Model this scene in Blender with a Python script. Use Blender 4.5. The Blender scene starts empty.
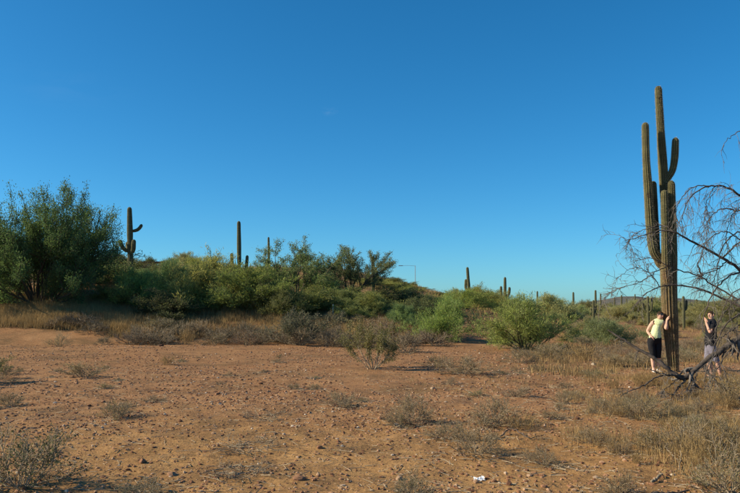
import bpy, math, random
import numpy as np
from mathutils import Vector

S = bpy.context.scene
COL = S.collection
R = math.radians

# ------------------------------------------------------------------ camera
FPX, CX, CY, HOR = 719.0, 370.0, 246.5, 308.0     # photo pixels (740 x 493)
CAMZ = 1.6
PITCH = math.atan((HOR - CY) / FPX)
cam = bpy.data.cameras.new('camera'); camo = bpy.data.objects.new('camera', cam)
COL.objects.link(camo); S.camera = camo
cam.sensor_width = 36.0; cam.lens = FPX / 740.0 * 36.0
cam.clip_start = 0.1; cam.clip_end = 9000
camo.location = (0, 0, CAMZ); camo.rotation_euler = (math.pi / 2 + PITCH, 0, 0)

# ------------------------------------------------------------------ sky, sun, exposure
SUN_EL, SUN_AZ = R(29), R(-95)          # azimuth from +Y, clockwise; the sun stands to the left
w = bpy.data.worlds.new('World'); S.world = w; w.use_nodes = True
nt = w.node_tree; nt.nodes.clear()
sky = nt.nodes.new('ShaderNodeTexSky'); sky.sky_type = 'NISHITA'; sky.sun_disc = False
sky.sun_elevation = SUN_EL; sky.sun_rotation = SUN_AZ
sky.air_density = 0.8; sky.dust_density = 0.5; sky.ozone_density = 5.0
hsv = nt.nodes.new('ShaderNodeHueSaturation'); hsv.inputs['Saturation'].default_value = 1.135
hsv.inputs['Hue'].default_value = 0.5
bg = nt.nodes.new('ShaderNodeBackground'); bg.inputs['Strength'].default_value = 0.096
wo = nt.nodes.new('ShaderNodeOutputWorld')
tint = nt.nodes.new('ShaderNodeMix'); tint.data_type = 'RGBA'; tint.blend_type = 'MULTIPLY'; tint.inputs[0].default_value = 1
tint.inputs[7].default_value = (.60, .95, 1.02, 1)          # the photograph's clean, saturated blue
gam = nt.nodes.new('ShaderNodeGamma'); gam.inputs[1].default_value = .95
nt.links.new(sky.outputs[0], tint.inputs[6]); nt.links.new(tint.outputs[2], gam.inputs[0]); nt.links.new(gam.outputs[0], hsv.inputs['Color']); 
tcw = nt.nodes.new('ShaderNodeTexCoord'); last = hsv.outputs[0]
for (ca, ce, ra, re_, amt) in ((-3.3, 15.5, .8, .4, .06), (-23.5, 16.0, 6.0, 1.6, .02)):     # faint wisps: azimuth, elevation, half sizes in degrees
    mpw = nt.nodes.new('ShaderNodeMapping'); mpw.vector_type = 'POINT'; ca, ce = R(ca), R(ce)
    d0 = (math.sin(ca) * math.cos(ce), math.cos(ca) * math.cos(ce), math.sin(ce))
    sub = nt.nodes.new('ShaderNodeVectorMath'); sub.operation = 'SUBTRACT'; sub.inputs[1].default_value = d0; nt.links.new(tcw.outputs['Generated'], sub.inputs[0])
    scl = nt.nodes.new('ShaderNodeVectorMath'); scl.operation = 'MULTIPLY'; scl.inputs[1].default_value = (1 / R(ra), 1 / R(ra), 1 / R(re_)); nt.links.new(sub.outputs[0], scl.inputs[0])
    ln = nt.nodes.new('ShaderNodeVectorMath'); ln.operation = 'LENGTH'; nt.links.new(scl.outputs[0], ln.inputs[0])
    fall = nt.nodes.new('ShaderNodeMapRange'); fall.inputs[1].default_value = 1; fall.inputs[2].default_value = 0; fall.inputs[4].default_value = amt; nt.links.new(ln.outputs['Value'], fall.inputs[0])
    nz = nt.nodes.new('ShaderNodeTexNoise'); nz.inputs['Scale'].default_value = 1.8; nz.inputs['Detail'].default_value = 5; nt.links.new(scl.outputs[0], nz.inputs['Vector'])
    rp = nt.nodes.new('ShaderNodeMapRange'); rp.inputs[1].default_value = .42; rp.inputs[2].default_value = .7; nt.links.new(nz.outputs['Fac'], rp.inputs[0])
    mu = nt.nodes.new('ShaderNodeMath'); mu.operation = 'MULTIPLY'; nt.links.new(fall.outputs[0], mu.inputs[0]); nt.links.new(rp.outputs[0], mu.inputs[1])
    mc = nt.nodes.new('ShaderNodeMix'); mc.data_type = 'RGBA'; mc.inputs[7].default_value = (4.5, 5.2, 6.0, 1); nt.links.new(mu.outputs[0], mc.inputs[0]); nt.links.new(last, mc.inputs[6]); last = mc.outputs[2]
nt.links.new(last, bg.inputs['Color'])
nt.links.new(bg.outputs[0], wo.inputs['Surface'])
sl = bpy.data.lights.new('sun', 'SUN'); sl.energy = 4.6; sl.angle = R(0.55); sl.color = (1.0, 0.84, 0.58)
so = bpy.data.objects.new('sun', sl); COL.objects.link(so)
sd = Vector((math.sin(SUN_AZ) * math.cos(SUN_EL), math.cos(SUN_AZ) * math.cos(SUN_EL), math.sin(SUN_EL)))
so.rotation_euler = sd.to_track_quat('Z', 'Y').to_euler(); so.location = (-30, 0, 30)
S.view_settings.view_transform = 'Standard'; S.view_settings.look = 'None'
S.view_settings.exposure = 0.72; S.view_settings.gamma = 1.0
S.render.engine = 'CYCLES'

# ------------------------------------------------------------------ pixel helpers
cp, sp = math.cos(PITCH), math.sin(PITCH)
def ray(px, py):
    cx = (px - CX) / FPX; cz = -(py - CY) / FPX
    return Vector((cx, cp - sp * cz, sp + cp * cz))
def at(px, py, Y):
    d = ray(px, py); k = Y / d.y
    return Vector((d.x * k, Y, CAMZ + d.z * k))

# ------------------------------------------------------------------ terrain
def vnoise(x, y, seed=0):
    x = np.asarray(x, float); y = np.asarray(y, float)
    xi = np.floor(x).astype(np.int64); yi = np.floor(y).astype(np.int64)
    fx = x - xi; fy = y - yi
    fx = fx * fx * (3 - 2 * fx); fy = fy * fy * (3 - 2 * fy)
    def h(a, b):
        n = (a * 374761393 + b * 668265263 + seed * 1442695041) & 0xffffffff
        n = ((n ^ (n >> 13)) * 1274126177) & 0xffffffff
        n = ((n ^ (n >> 16)) * 2246822519) & 0xffffffff
        return ((n ^ (n >> 15)) & 0xffffff) / float(0xffffff)
    return (h(xi, yi) * (1 - fx) + h(xi + 1, yi) * fx) * (1 - fy) + (h(xi, yi + 1) * (1 - fx) + h(xi + 1, yi + 1) * fx) * fy
def sstep(t):
    t = np.clip(t, 0, 1); return t * t * (3 - 2 * t)
def gh(x, y):
    x = np.asarray(x, float); y = np.asarray(y, float)
    t = np.maximum(y - 0.15 * x - 33.0, 0)
    rise = 6.2 * (1 - np.exp(-(t / 22.0) ** 1.2))
    lat = 1 - sstep((x + 6) / 26.0)
    far = 1 - sstep((y - 160) / 200.0)
    h = rise * (0.06 + 0.94 * lat) * far
    r = np.sqrt(x * x + y * y)
    big = (vnoise(x / 9, y / 9, 3) - .5) * 0.16 * np.clip((y - 16) / 14, 0, 3) * sstep(r / 20)
    h = h + big
    amp = np.exp(-r / 60.0)
    h = h + (vnoise(x / 1.9, y / 1.9, 5) - .5) * 0.07 * amp
    h = h + (vnoise(x / .47, y / .47, 6) - .5) * 0.042 * amp
    h = h + (vnoise(x / .16, y / .16, 7) - .5) * 0.019 * amp
    return h
def ghf(x, y): return float(gh(np.array([x]), np.array([y]))[0])

# ------------------------------------------------------------------ mesh helpers
def mesh_np(name, verts, faces_list, mats=(), smooth=False, fattr=None, vattr=None):
    """faces_list: list of int arrays (m,k); fattr/vattr: dict name -> float array"""
    me = bpy.data.meshes.new(name)
    verts = np.asarray(verts, np.float32)
    me.vertices.add(len(verts)); me.vertices.foreach_set('co', verts.ravel())
    loops = np.concatenate([np.asarray(f, np.int32).ravel() for f in faces_list])
    tot = np.concatenate([np.full(len(f), np.asarray(f).shape[1], np.int32) for f in faces_list])
    start = np.concatenate([[0], np.cumsum(tot)[:-1]]).astype(np.int32)
    me.loops.add(len(loops)); me.loops.foreach_set('vertex_index', loops)
    me.polygons.add(len(tot)); me.polygons.foreach_set('loop_start', start)
    try: me.polygons.foreach_set('loop_total', tot)
    except Exception: pass
    me.polygons.foreach_set('use_smooth', np.full(len(tot), bool(smooth)))
    for d, dom in ((fattr, 'FACE'), (vattr, 'POINT')):
        for k, v in (d or {}).items():
            a = me.attributes.new(k, 'FLOAT', dom); a.data.foreach_set('value', np.asarray(v, np.float32))
    for m in mats: me.materials.append(m)
    me.update(calc_edges=True); me.validate()
    return me

def link(name, me, parent=None, loc=None, color=None):
    o = bpy.data.objects.new(name, me); COL.objects.link(o)
    if parent: o.parent = parent
    if loc is not None: o.location = loc
    if color: o.color = (*color, 1)
    return o
def tag(o, label=None, cat=None, group=None, kind=None):
    if label: o['label'] = label
    if cat: o['category'] = cat
    if group: o['group'] = group
    if kind: o['kind'] = kind
    return o

def resample(pts, n):
    """Catmull-Rom through pts (k,d) -> (n,d), even in arc length"""
    pts = np.asarray(pts, float); k = len(pts)
    P = np.vstack([2 * pts[0] - pts[1], pts, 2 * pts[-1] - pts[-2]])
    u = np.linspace(0, k - 1 - 1e-9, max(60, n * 4)); i = u.astype(int); f = (u - i)[:, None]
    a, b, c, d = P[i], P[i + 1], P[i + 2], P[i + 3]
    q = 0.5 * ((2 * b) + (-a + c) * f + (2 * a - 5 * b + 4 * c - d) * f ** 2 + (-a + 3 * b - 3 * c + d) * f ** 3)
    s = np.concatenate([[0], np.cumsum(np.linalg.norm(np.diff(q[:, :3], axis=0), axis=1))])
    t = np.linspace(0, s[-1], n)
    return np.stack([np.interp(t, s, q[:, j]) for j in range(q.shape[1])], 1)

def tube(pts, rad, sides, cap=True):
    pts = np.asarray(pts, float); n = len(pts)
    T = np.gradient(pts, axis=0); T /= np.linalg.norm(T, axis=1)[:, None] + 1e-12
    ref = np.array([1., 0, 0]) if abs(T[0][0]) < .8 else np.array([0, 1., 0])
    U = np.zeros_like(T); u = ref
    for i in range(n):
        u = u - T[i] * np.dot(u, T[i]); u = u / (np.linalg.norm(u) + 1e-12); U[i] = u
    V = np.cross(T, U)
    a = np.arange(sides) * 2 * np.pi / sides
    ring = np.cos(a)[None, :, None] * U[:, None, :] + np.sin(a)[None, :, None] * V[:, None, :]
    v = (pts[:, None, :] + ring * np.asarray(rad)[:, None, None]).reshape(-1, 3)
    i = np.arange(n - 1)[:, None] * sides; j = np.arange(sides)[None, :]; j2 = (j + 1) % sides
    f = np.stack([i + j, i + j2, i + sides + j2, i + sides + j], -1).reshape(-1, 4)
    return v, f

class Acc:
    def __init__(s): s.v = []; s.f = {3: [], 4: []}; s.n = 0; s.va = []
    def add(s, v, f, va=None):
        v = np.asarray(v); f = np.asarray(f)
        s.v.append(v); s.f[f.shape[1]].append(f + s.n); s.n += len(v)
        s.va.append(np.full(len(v), 0.5) if va is None else np.asarray(va))
    def mesh(s, name, mats, smooth=True, attr=None):
        fl = [np.concatenate(x) for x in (s.f[3], s.f[4]) if x]
        return mesh_np(name, np.concatenate(s.v), fl, mats, smooth, vattr={attr: np.concatenate(s.va)} if attr else None)

# ------------------------------------------------------------------ materials
class MatB:
    def __init__(s, name):
        s.m = bpy.data.materials.new(name); s.m.use_nodes = True; s.t = s.m.node_tree; s.t.nodes.clear()
        s.out = s.n('OutputMaterial')
    def n(s, typ, **kw):
        x = s.t.nodes.new('ShaderNode' + typ)
        for k, v in kw.items():
            if hasattr(x, k): setattr(x, k, v)
            else: x.inputs[k.replace('_', ' ')].default_value = v
        return x
    def l(s, a, b): s.t.links.new(a, b)
    def noise(s, vec, scale, detail=4, rough=.6, dist=0):
        x = s.n('TexNoise'); s.l(vec, x.inputs['Vector'])
        x.inputs['Scale'].default_value = scale; x.inputs['Detail'].default_value = detail
        x.inputs['Roughness'].default_value = rough; x.inputs['Distortion'].default_value = dist
        return x.outputs['Fac']
    def ramp(s, fac, stops):
        x = s.n('ValToRGB'); s.l(fac, x.inputs['Fac']); e = x.color_ramp.elements
        e[0].position, e[0].color = stops[0][0], (*stops[0][1], 1)
        e[1].position, e[1].color = stops[-1][0], (*stops[-1][1], 1)
        for p, c in stops[1:-1]:
            k = e.new(p); k.color = (*c, 1)
        return x.outputs['Color']
    def mix(s, fac, a, b, mode='MIX'):
        x = s.n('Mix'); x.data_type = 'RGBA'; x.blend_type = mode
        ins = [i for i in x.inputs if i.enabled and i.type == 'RGBA']
        fi = [i for i in x.inputs if i.enabled and i.type == 'VALUE'][0]
        for sock, v in ((fi, fac), (ins[0], a), (ins[1], b)):
            if isinstance(v, (int, float)): sock.default_value = v
            elif isinstance(v, tuple): sock.default_value = (*v, 1)
            else: s.l(v, sock)
        return [o for o in x.outputs if o.enabled and o.type == 'RGBA'][0]
    def pos(s): return s.n('NewGeometry').outputs['Position']
    def obj(s): return s.n('TexCoord').outputs['Object']
    def attr(s, name): x = s.n('Attribute'); x.attribute_name = name; return x.outputs['Fac']
    def bump(s, h, strength, dist):
        x = s.n('Bump'); s.l(h, x.inputs['Height']); x.inputs['Strength'].default_value = strength
        x.inputs['Distance'].default_value = dist; return x.outputs['Normal']
    def done(s, col, rough=.9, nor=None, spec=.25):
        p = s.n('BsdfPrincipled'); p.inputs['Roughness'].default_value = rough
        p.inputs['Specular IOR Level'].default_value = spec
        if isinstance(col, tuple): p.inputs['Base Color'].default_value = (*col, 1)
        else: s.l(col, p.inputs['Base Color'])
        if nor is not None: s.l(nor, p.inputs['Normal'])
        s.l(p.outputs[0], s.out.inputs['Surface']); return s.m

def mat_ground():
    b = MatB('desert_dirt'); P = b.pos()
    sx = b.n('SeparateXYZ'); b.l(P, sx.inputs[0]); mr = b.n('MapRange'); b.l(sx.outputs['Y'], mr.inputs[0]); mr.inputs[1].default_value = 8; mr.inputs[2].default_value = 17
    ad = b.n('Math', operation='ADD'); b.l(mr.outputs[0], ad.inputs[0]); b.l(b.noise(P, .35, 4, .6), ad.inputs[1])
    red = b.ramp(ad.outputs[0], [(.55, (0, 0, 0)), (1.0, (1, 1, 1))])
    n1, n2 = b.noise(P, .22, 5, .6), b.noise(P, 1.7, 6, .7)
    cy = b.mix(.55, b.ramp(n1, [(.3, (.25, .138, .053)), (.5, (.325, .184, .074)), (.7, (.39, .236, .10))]), b.ramp(n2, [(.3, (.175, .088, .038)), (.52, (.325, .184, .074)), (.75, (.45, .28, .125))]))
    cr = b.mix(.55, b.ramp(n1, [(.3, (.215, .112, .053)), (.5, (.30, .160, .074)), (.7, (.355, .203, .10))]), b.ramp(n2, [(.3, (.16, .075, .037)), (.52, (.30, .160, .074)), (.75, (.40, .24, .12))]))
    c = b.mix(red, cy, cr)
    c = b.mix(b.ramp(b.noise(P, .55, 5, .7, .4), [(.48, (0, 0, 0)), (.66, (.75, .75, .75))]), c, (.135, .085, .042))
    fine = b.noise(P, 16, 4, .75)
    c = b.mix(.6, c, b.mix(1.0, c, b.ramp(fine, [(.32, (.30, .26, .24)), (.5, (1, 1, 1)), (.72, (1.4, 1.35, 1.28))]), 'MULTIPLY'))
    vo = b.n('TexVoronoi'); b.l(P, vo.inputs['Vector']); vo.inputs['Scale'].default_value = 21; vo.inputs['Randomness'].default_value = 1
    sep = b.n('SeparateColor'); b.l(vo.outputs['Color'], sep.inputs[0])
    peb = b.n('MapRange'); b.l(vo.outputs['Distance'], peb.inputs[0]); peb.inputs[1].default_value = .34; peb.inputs[2].default_value = .22
    sel = b.n('Math', operation='GREATER_THAN'); b.l(sep.outputs[0], sel.inputs[0]); sel.inputs[1].default_value = .62
    mk = b.n('Math', operation='MULTIPLY'); b.l(peb.outputs[0], mk.inputs[0]); b.l(sel.outputs[0], mk.inputs[1])
    pc = b.ramp(sep.outputs[1], [(0, (.16, .075, .045)), (.5, (.34, .18, .10)), (.85, (.42, .30, .20)), (1, (.55, .46, .36))])
    c = b.mix(mk.outputs[0], c, pc)
    hgt = b.n('Math', operation='ADD'); b.l(fine, hgt.inputs[0]); b.l(mk.outputs[0], hgt.inputs[1])
    return b.done(c, .95, b.bump(hgt.outputs[0], .9, .02), .1)

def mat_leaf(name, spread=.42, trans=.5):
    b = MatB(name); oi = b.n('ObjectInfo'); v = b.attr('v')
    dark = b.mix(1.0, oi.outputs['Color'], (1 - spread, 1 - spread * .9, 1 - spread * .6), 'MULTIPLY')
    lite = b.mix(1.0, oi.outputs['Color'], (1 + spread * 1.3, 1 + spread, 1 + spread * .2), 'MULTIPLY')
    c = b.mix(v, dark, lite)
    d = b.n('BsdfDiffuse'); b.l(c, d.inputs[0]); t = b.n('BsdfTranslucent'); b.l(c, t.inputs[0])
    g = b.n('BsdfGlossy'); g.inputs['Roughness'].default_value = .55; g.inputs[0].default_value = (.6, .6, .55, 1)
    m = b.n('MixShader'); m.inputs[0].default_value = trans; b.l(d.outputs[0], m.inputs[1]); b.l(t.outputs[0], m.inputs[2])
    m2 = b.n('MixShader'); m2.inputs[0].default_value = .03; b.l(m.outputs[0], m2.inputs[1]); b.l(g.outputs[0], m2.inputs[2])
    b.l(m2.outputs[0], b.out.inputs['Surface']); return b.m

def mat_grass():
    b = MatB('dry_grass'); v = b.attr('v'); P = b.pos()
    c = b.ramp(v, [(0, (.15, .11, .065)), (.35, (.26, .19, .10)), (.7, (.37, .26, .125)), (1, (.45, .335, .175))])
    c = b.mix(.5, c, b.mix(1.0, c, b.ramp(b.noise(P, .35, 3), [(.35, (.62, .58, .58)), (.65, (1.2, 1.15, 1.0))]), 'MULTIPLY'))
    d = b.n('BsdfDiffuse'); b.l(c, d.inputs[0]); t = b.n('BsdfTranslucent'); b.l(c, t.inputs[0])
    m = b.n('MixShader'); m.inputs[0].default_value = .3; b.l(d.outputs[0], m.inputs[1]); b.l(t.outputs[0], m.inputs[2])
    b.l(m.outputs[0], b.out.inputs['Surface']); return b.m

def mat_bark(name, a, c2, scale=14):
    b = MatB(name); P = b.obj()
    n = b.noise(P, scale, 5, .7); mp = b.ramp(n, [(.3, a), (.7, c2)])
    return b.done(mp, .9, b.bump(n, .6, .01), .15)

def mat_cactus(name, tint=(1, 1, 1)):
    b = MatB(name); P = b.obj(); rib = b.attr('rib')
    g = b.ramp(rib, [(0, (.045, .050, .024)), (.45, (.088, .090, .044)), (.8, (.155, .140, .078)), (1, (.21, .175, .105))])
    n = b.noise(P, 1.6, 5, .65)
    g = b.mix(.7, g, b.mix(1.0, g, b.ramp(n, [(.3, (.75, .72, .66)), (.55, (1, 1, 1)), (.75, (1.25, 1.15, .95))]), 'MULTIPLY'))
    mpb = b.n('Mapping'); mpb.inputs['Scale'].default_value = (.5, .5, 7); b.l(P, mpb.inputs['Vector'])
    g = b.mix(1.0, g, b.ramp(b.noise(mpb.outputs[0], 1.0, 4, .6), [(.3, (.72, .70, .68)), (.7, (1.22, 1.2, 1.15))]), 'MULTIPLY')
    cork = b.attr('cork')
    cm = b.n('Math', operation='MULTIPLY'); b.l(cork, cm.inputs[0])
    x = b.ramp(b.noise(P, 4, 5, .7), [(.32, (0, 0, 0)), (.52, (1, 1, 1))]); b.l(x, cm.inputs[1])
    g = b.mix(cm.outputs[0], g, b.ramp(b.noise(P, 19, 4, .7), [(.3, (.075, .045, .026)), (.7, (.25, .155, .085))]))
    sc = b.ramp(b.noise(P, 2.6, 3, .5, .6), [(.66, (0, 0, 0)), (.70, (.8, .8, .8))])
    g = b.mix(sc, g, (.05, .035, .024))
    g = b.mix(1.0, g, tint, 'MULTIPLY')
    return b.done(g, .85, b.bump(b.noise(P, 40, 3), .3, .01), .2)

def mat_stone(name, attr=True):
    b = MatB(name); P = b.obj()
    v = b.attr('v') if attr else b.n('ObjectInfo').outputs['Random']
    c = b.ramp(v, [(0, (.085, .042, .028)), (.3, (.20, .095, .052)), (.6, (.31, .165, .092)), (.85, (.38, .26, .17)), (1, (.55, .48, .40))])
    n = b.noise(P, 18, 5, .7)
    c = b.mix(1.0, c, b.ramp(n, [(.3, (.65, .65, .65)), (.7, (1.2, 1.2, 1.2))]), 'MULTIPLY')
    return b.done(c, .9, b.bump(n, .5, .01), .2)

def mat_cloth(name, col, scale=60, var=.25):
    b = MatB(name); P = b.obj(); n = b.noise(P, scale, 3)
    f = b.noise(P, 9, 3)
    c = b.mix(1.0, col, b.ramp(n, [(.3, (1 - var,) * 3), (.7, (1 + var * .5,) * 3)]), 'MULTIPLY')
    return b.done(c, .9, b.bump(f, .7, .03), .15)

M = dict(ground=mat_ground(), leaf=mat_leaf('leaf'), strand=mat_leaf('green_twig', .45, .5), grass=mat_grass(),
         bark=mat_bark('dark_bark', (.055, .042, .032), (.13, .105, .08)), palobark=mat_bark('palo_verde_bark', (.06, .065, .03), (.15, .14, .075)),
         dead=mat_bark('dead_wood', (.03, .025, .022), (.13, .105, .09), 9), deadtwig=mat_bark('dead_twig', (.075, .065, .058), (.21, .185, .165), 10), twig=mat_bark('grey_twig', (.17, .135, .095), (.36, .29, .20), 30),
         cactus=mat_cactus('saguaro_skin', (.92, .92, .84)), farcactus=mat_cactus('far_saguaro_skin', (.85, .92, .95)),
         stone=mat_stone('stone', False), gravel=mat_stone('gravel', True),
         spine=MatB('spine').done((.42, .36, .25), .8),
         skin=mat_cloth('skin', (.60, .36, .27), 30, .08), tank=mat_cloth('pale_green_top', (.66, .72, .40)),
         black=mat_cloth('black_cloth', (.016, .016, .02)), shorts=mat_cloth('light_shorts', (.20, .19, .25)),
         white=mat_cloth('white_plastic', (.80, .80, .80), 40, .05), hair=mat_bark('brown_hair', (.02, .012, .008), (.05, .03, .02), 60),
         glass=MatB('dark_lens').done((.01, .01, .012), .15, None, .5), lip=MatB('lip').done((.35, .13, .11), .6),
         metal=MatB('grey_metal').done((.25, .27, .29), .5), rust=mat_bark('dark_rust', (.03, .022, .018), (.07, .045, .03), 8),
         shoe=mat_cloth('dark_shoe', (.03, .025, .025)), post=mat_cloth('white_paint', (.72, .70, .66), 12, .2))

# ------------------------------------------------------------------ ground sheet
def build_ground():
    a_front = np.linspace(R(-38), R(38), 430)
    a_back = np.linspace(R(38), R(322), 90)[1:-1]
    ang = np.concatenate([a_front, a_back])
    r = [0.6]
    while r[-1] < 4800:
        x = r[-1]
        r.append(x * (1.10 if x < 4.5 else 1.0065 if x < 46 else 1.02 if x < 300 else 1.12))
    r = np.array(r); na, nr = len(ang), len(r)
    A, Q = np.meshgrid(ang, r)
    X = Q * np.sin(A); Y = Q * np.cos(A)
    v = np.stack([X, Y, gh(X, Y)], -1).reshape(-1, 3)
    v = np.vstack([v, [[0, 0, ghf(0, 0)]]])
    i = np.arange(nr - 1)[:, None] * na; j = np.arange(na)[None, :]; j2 = (j + 1) % na
    f = np.stack([i + j, i + na + j, i + na + j2, i + j2], -1).reshape(-1, 4)[:, ::-1]
    j = np.arange(na); t = np.stack([np.full(na, len(v) - 1), j, (j + 1) % na], -1)[:, ::-1]
    me = mesh_np('ground', v, [f, t], [M['ground']], True)
    tag(link('ground', me), kind='structure')
build_ground()

# far low hills
def hill(px0, px1, top, Y, seed, label):
    x0, x1 = at(px0, 300, Y).x, at(px1, 300, Y).x; H = at(370, top, Y).z
    nx, ny = 120, 24; wd = (x1 - x0)
    u, v = np.meshgrid(np.linspace(0, 1, nx), np.linspace(0, 1, ny))
    X = x0 + u * wd; YY = Y - 160 + v * 500
    env = np.sin(np.pi * u) ** .8 * np.sin(np.pi * np.clip(v, 0, 1)) ** .9
    Z = env * H * (.72 + .5 * vnoise(X / 130, YY / 130, seed) * 1.0) * (.92 + .16 * vnoise(X / 30, YY / 30, seed + 1)) - 1.0
    i = np.arange(ny - 1)[:, None] * nx; j = np.arange(nx - 1)[None, :]
    f = np.stack([i + j, i + j + 1, i + nx + j + 1, i + nx + j], -1).reshape(-1, 4)
    b = MatB('far_hillside'); P = b.pos()
    m = b.done(b.ramp(b.noise(P, .06, 6, .75), [(.35, (.05, .058, .05)), (.55, (.10, .095, .08)), (.75, (.19, .15, .12))]), 1)
    o = link('hill', mesh_np('hill', np.stack([X, YY, Z], -1).reshape(-1, 3), [f], [m], True))
    tag(o, kind='structure'); o['label'] = label
hill(585, 730, 294, 1500, 11, 'low dark hill on the horizon behind the tall saguaro')
hill(690, 900, 297, 1700, 15, 'low dark hill on the horizon at the right edge')

# ------------------------------------------------------------------ plant generator
def nrm(v): return v / (np.linalg.norm(v) + 1e-12)
def grow(rng, stems, L0, kids, ratio, tilt, ang=(.4, .9), up=.06, wander=.16, base_r=.05, r0=.05, npts=5, tmin=.3, vary=(.7, 1.1)):
    out = []; stack = []; levels = len(kids) + 1
    for s in range(stems):
        az = 2 * np.pi * (s + rng.uniform(-.4, .4)) / stems; th = rng.uniform(*tilt)
        d = np.array([math.sin(th) * math.cos(az), math.sin(th) * math.sin(az), math.cos(th)])
        stack.append((np.array([math.cos(az), math.sin(az), 0]) * base_r * rng.uniform(.2, 1), d, L0 * rng.uniform(*vary), r0 * rng.uniform(.65, 1), 0))
    while stack:
        p, d, L, r, lv = stack.pop()
        pts = [p]; dirs = [d]; st = L / (npts - 1)
        for i in range(npts - 1):
            d = d + rng.normal(0, wander, 3); d[2] += up
            if p[2] < .12 and d[2] < 0: d[2] = abs(d[2]) * .3
            d = nrm(d); p = p + d * st; pts.append(p); dirs.append(d)
        end = .5 if lv < levels - 1 else .25
        rad = r * np.linspace(1, end, npts)
        out.append((np.array(pts), rad, lv, d))
        if lv < levels - 1:
            n = kids[lv]
            for k in range(n):
                t = 1.0 if k == 0 else rng.uniform(tmin, 1)
                x = t * (npts - 1); i = min(int(x), npts - 2); f = x - i
                pp = pts[i] * (1 - f) + pts[i + 1] * f; dd = dirs[i + 1]
                q = nrm(np.cross(dd, rng.normal(0, 1, 3))); a = rng.uniform(*ang) * (.4 if k == 0 else 1)
                stack.append((pp, nrm(dd * math.cos(a) + q * math.sin(a)), L * ratio * rng.uniform(.7, 1.15), max(rad[i] * .62, .003), lv + 1))
    return out

def branch_mesh(name, br, mat, min_r=.0, thin=1.0):
    A = Acc()
    for pts, rad, lv, d in br:
        rr = np.maximum(rad * thin, min_r)
        v, f = tube(pts, rr, 6 if lv == 0 else (4 if lv == 1 else 3)); A.add(v, f)
    return A.mesh(name, [mat], True)

def leaf_mesh(name, rng, br, use, n, ln, wd, jit, mixd, mat, tri=False):
    src = [b for b in br if b[2] in use]
    L = np.array([np.linalg.norm(b[0][-1] - b[0][0]) for b in src]); pick = rng.choice(len(src), n, p=L / L.sum())
    P = np.stack([b[0] for b in src]); k = P.shape[1]
    t = rng.uniform(.1, 1.0, n) * (k - 1); i = np.minimum(t.astype(int), k - 2); f = (t - i)[:, None]
    p = P[pick, i] * (1 - f) + P[pick, i + 1] * f
    bd = P[pick, i + 1] - P[pick, i]; bd /= np.linalg.norm(bd, axis=1)[:, None] + 1e-9
    p = p + rng.normal(0, jit, (n, 3)); p[:, 2] = np.maximum(p[:, 2], .03)
    d = bd * mixd[0] + np.array([0, 0, 1.]) * mixd[1] + rng.normal(0, 1, (n, 3)) * mixd[2]
    d /= np.linalg.norm(d, axis=1)[:, None]
    s = np.cross(d, rng.normal(0, 1, (n, 3))); s /= np.linalg.norm(s, axis=1)[:, None] + 1e-9
    l = (rng.uniform(.6, 1.25, n) * ln)[:, None]; ww = (rng.uniform(.7, 1.3, n) * wd)[:, None] * .5
    if tri:
        v = np.stack([p - s * ww, p + s * ww, p + d * l], 1).reshape(-1, 3); fa = np.arange(n * 3).reshape(-1, 3)
    else:
        v = np.stack([p, p + d * l * .5 + s * ww, p + d * l, p + d * l * .45 - s * ww], 1).reshape(-1, 3); fa = np.arange(n * 4).reshape(-1, 4)
    clump = rng.uniform(0, 1, len(src))[pick]
    val = np.clip(.55 * clump + .45 * rng.uniform(0, 1, n), 0, 1)
    return mesh_np(name, v, [fa], [mat], False, fattr={'v': val})

def bounds(*meshes):
    a = np.concatenate([np.array([v.co[:] for v in list(m.vertices)[::max(1, len(m.vertices) // 3000)]]) for m in meshes])
    wx = np.percentile(a[:, 0], 97) - np.percentile(a[:, 0], 3); wy = np.percentile(a[:, 1], 97) - np.percentile(a[:, 1], 3)
    return (wx + wy) / 2, np.percentile(a[:, 2], 99.3)

LIB = {}
def lib(kind, stems_mesh, leaf, names=('branches', 'foliage')):
    LIB.setdefault(kind, []).append((stems_mesh, leaf, bounds(leaf if leaf else stems_mesh), names))

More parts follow.
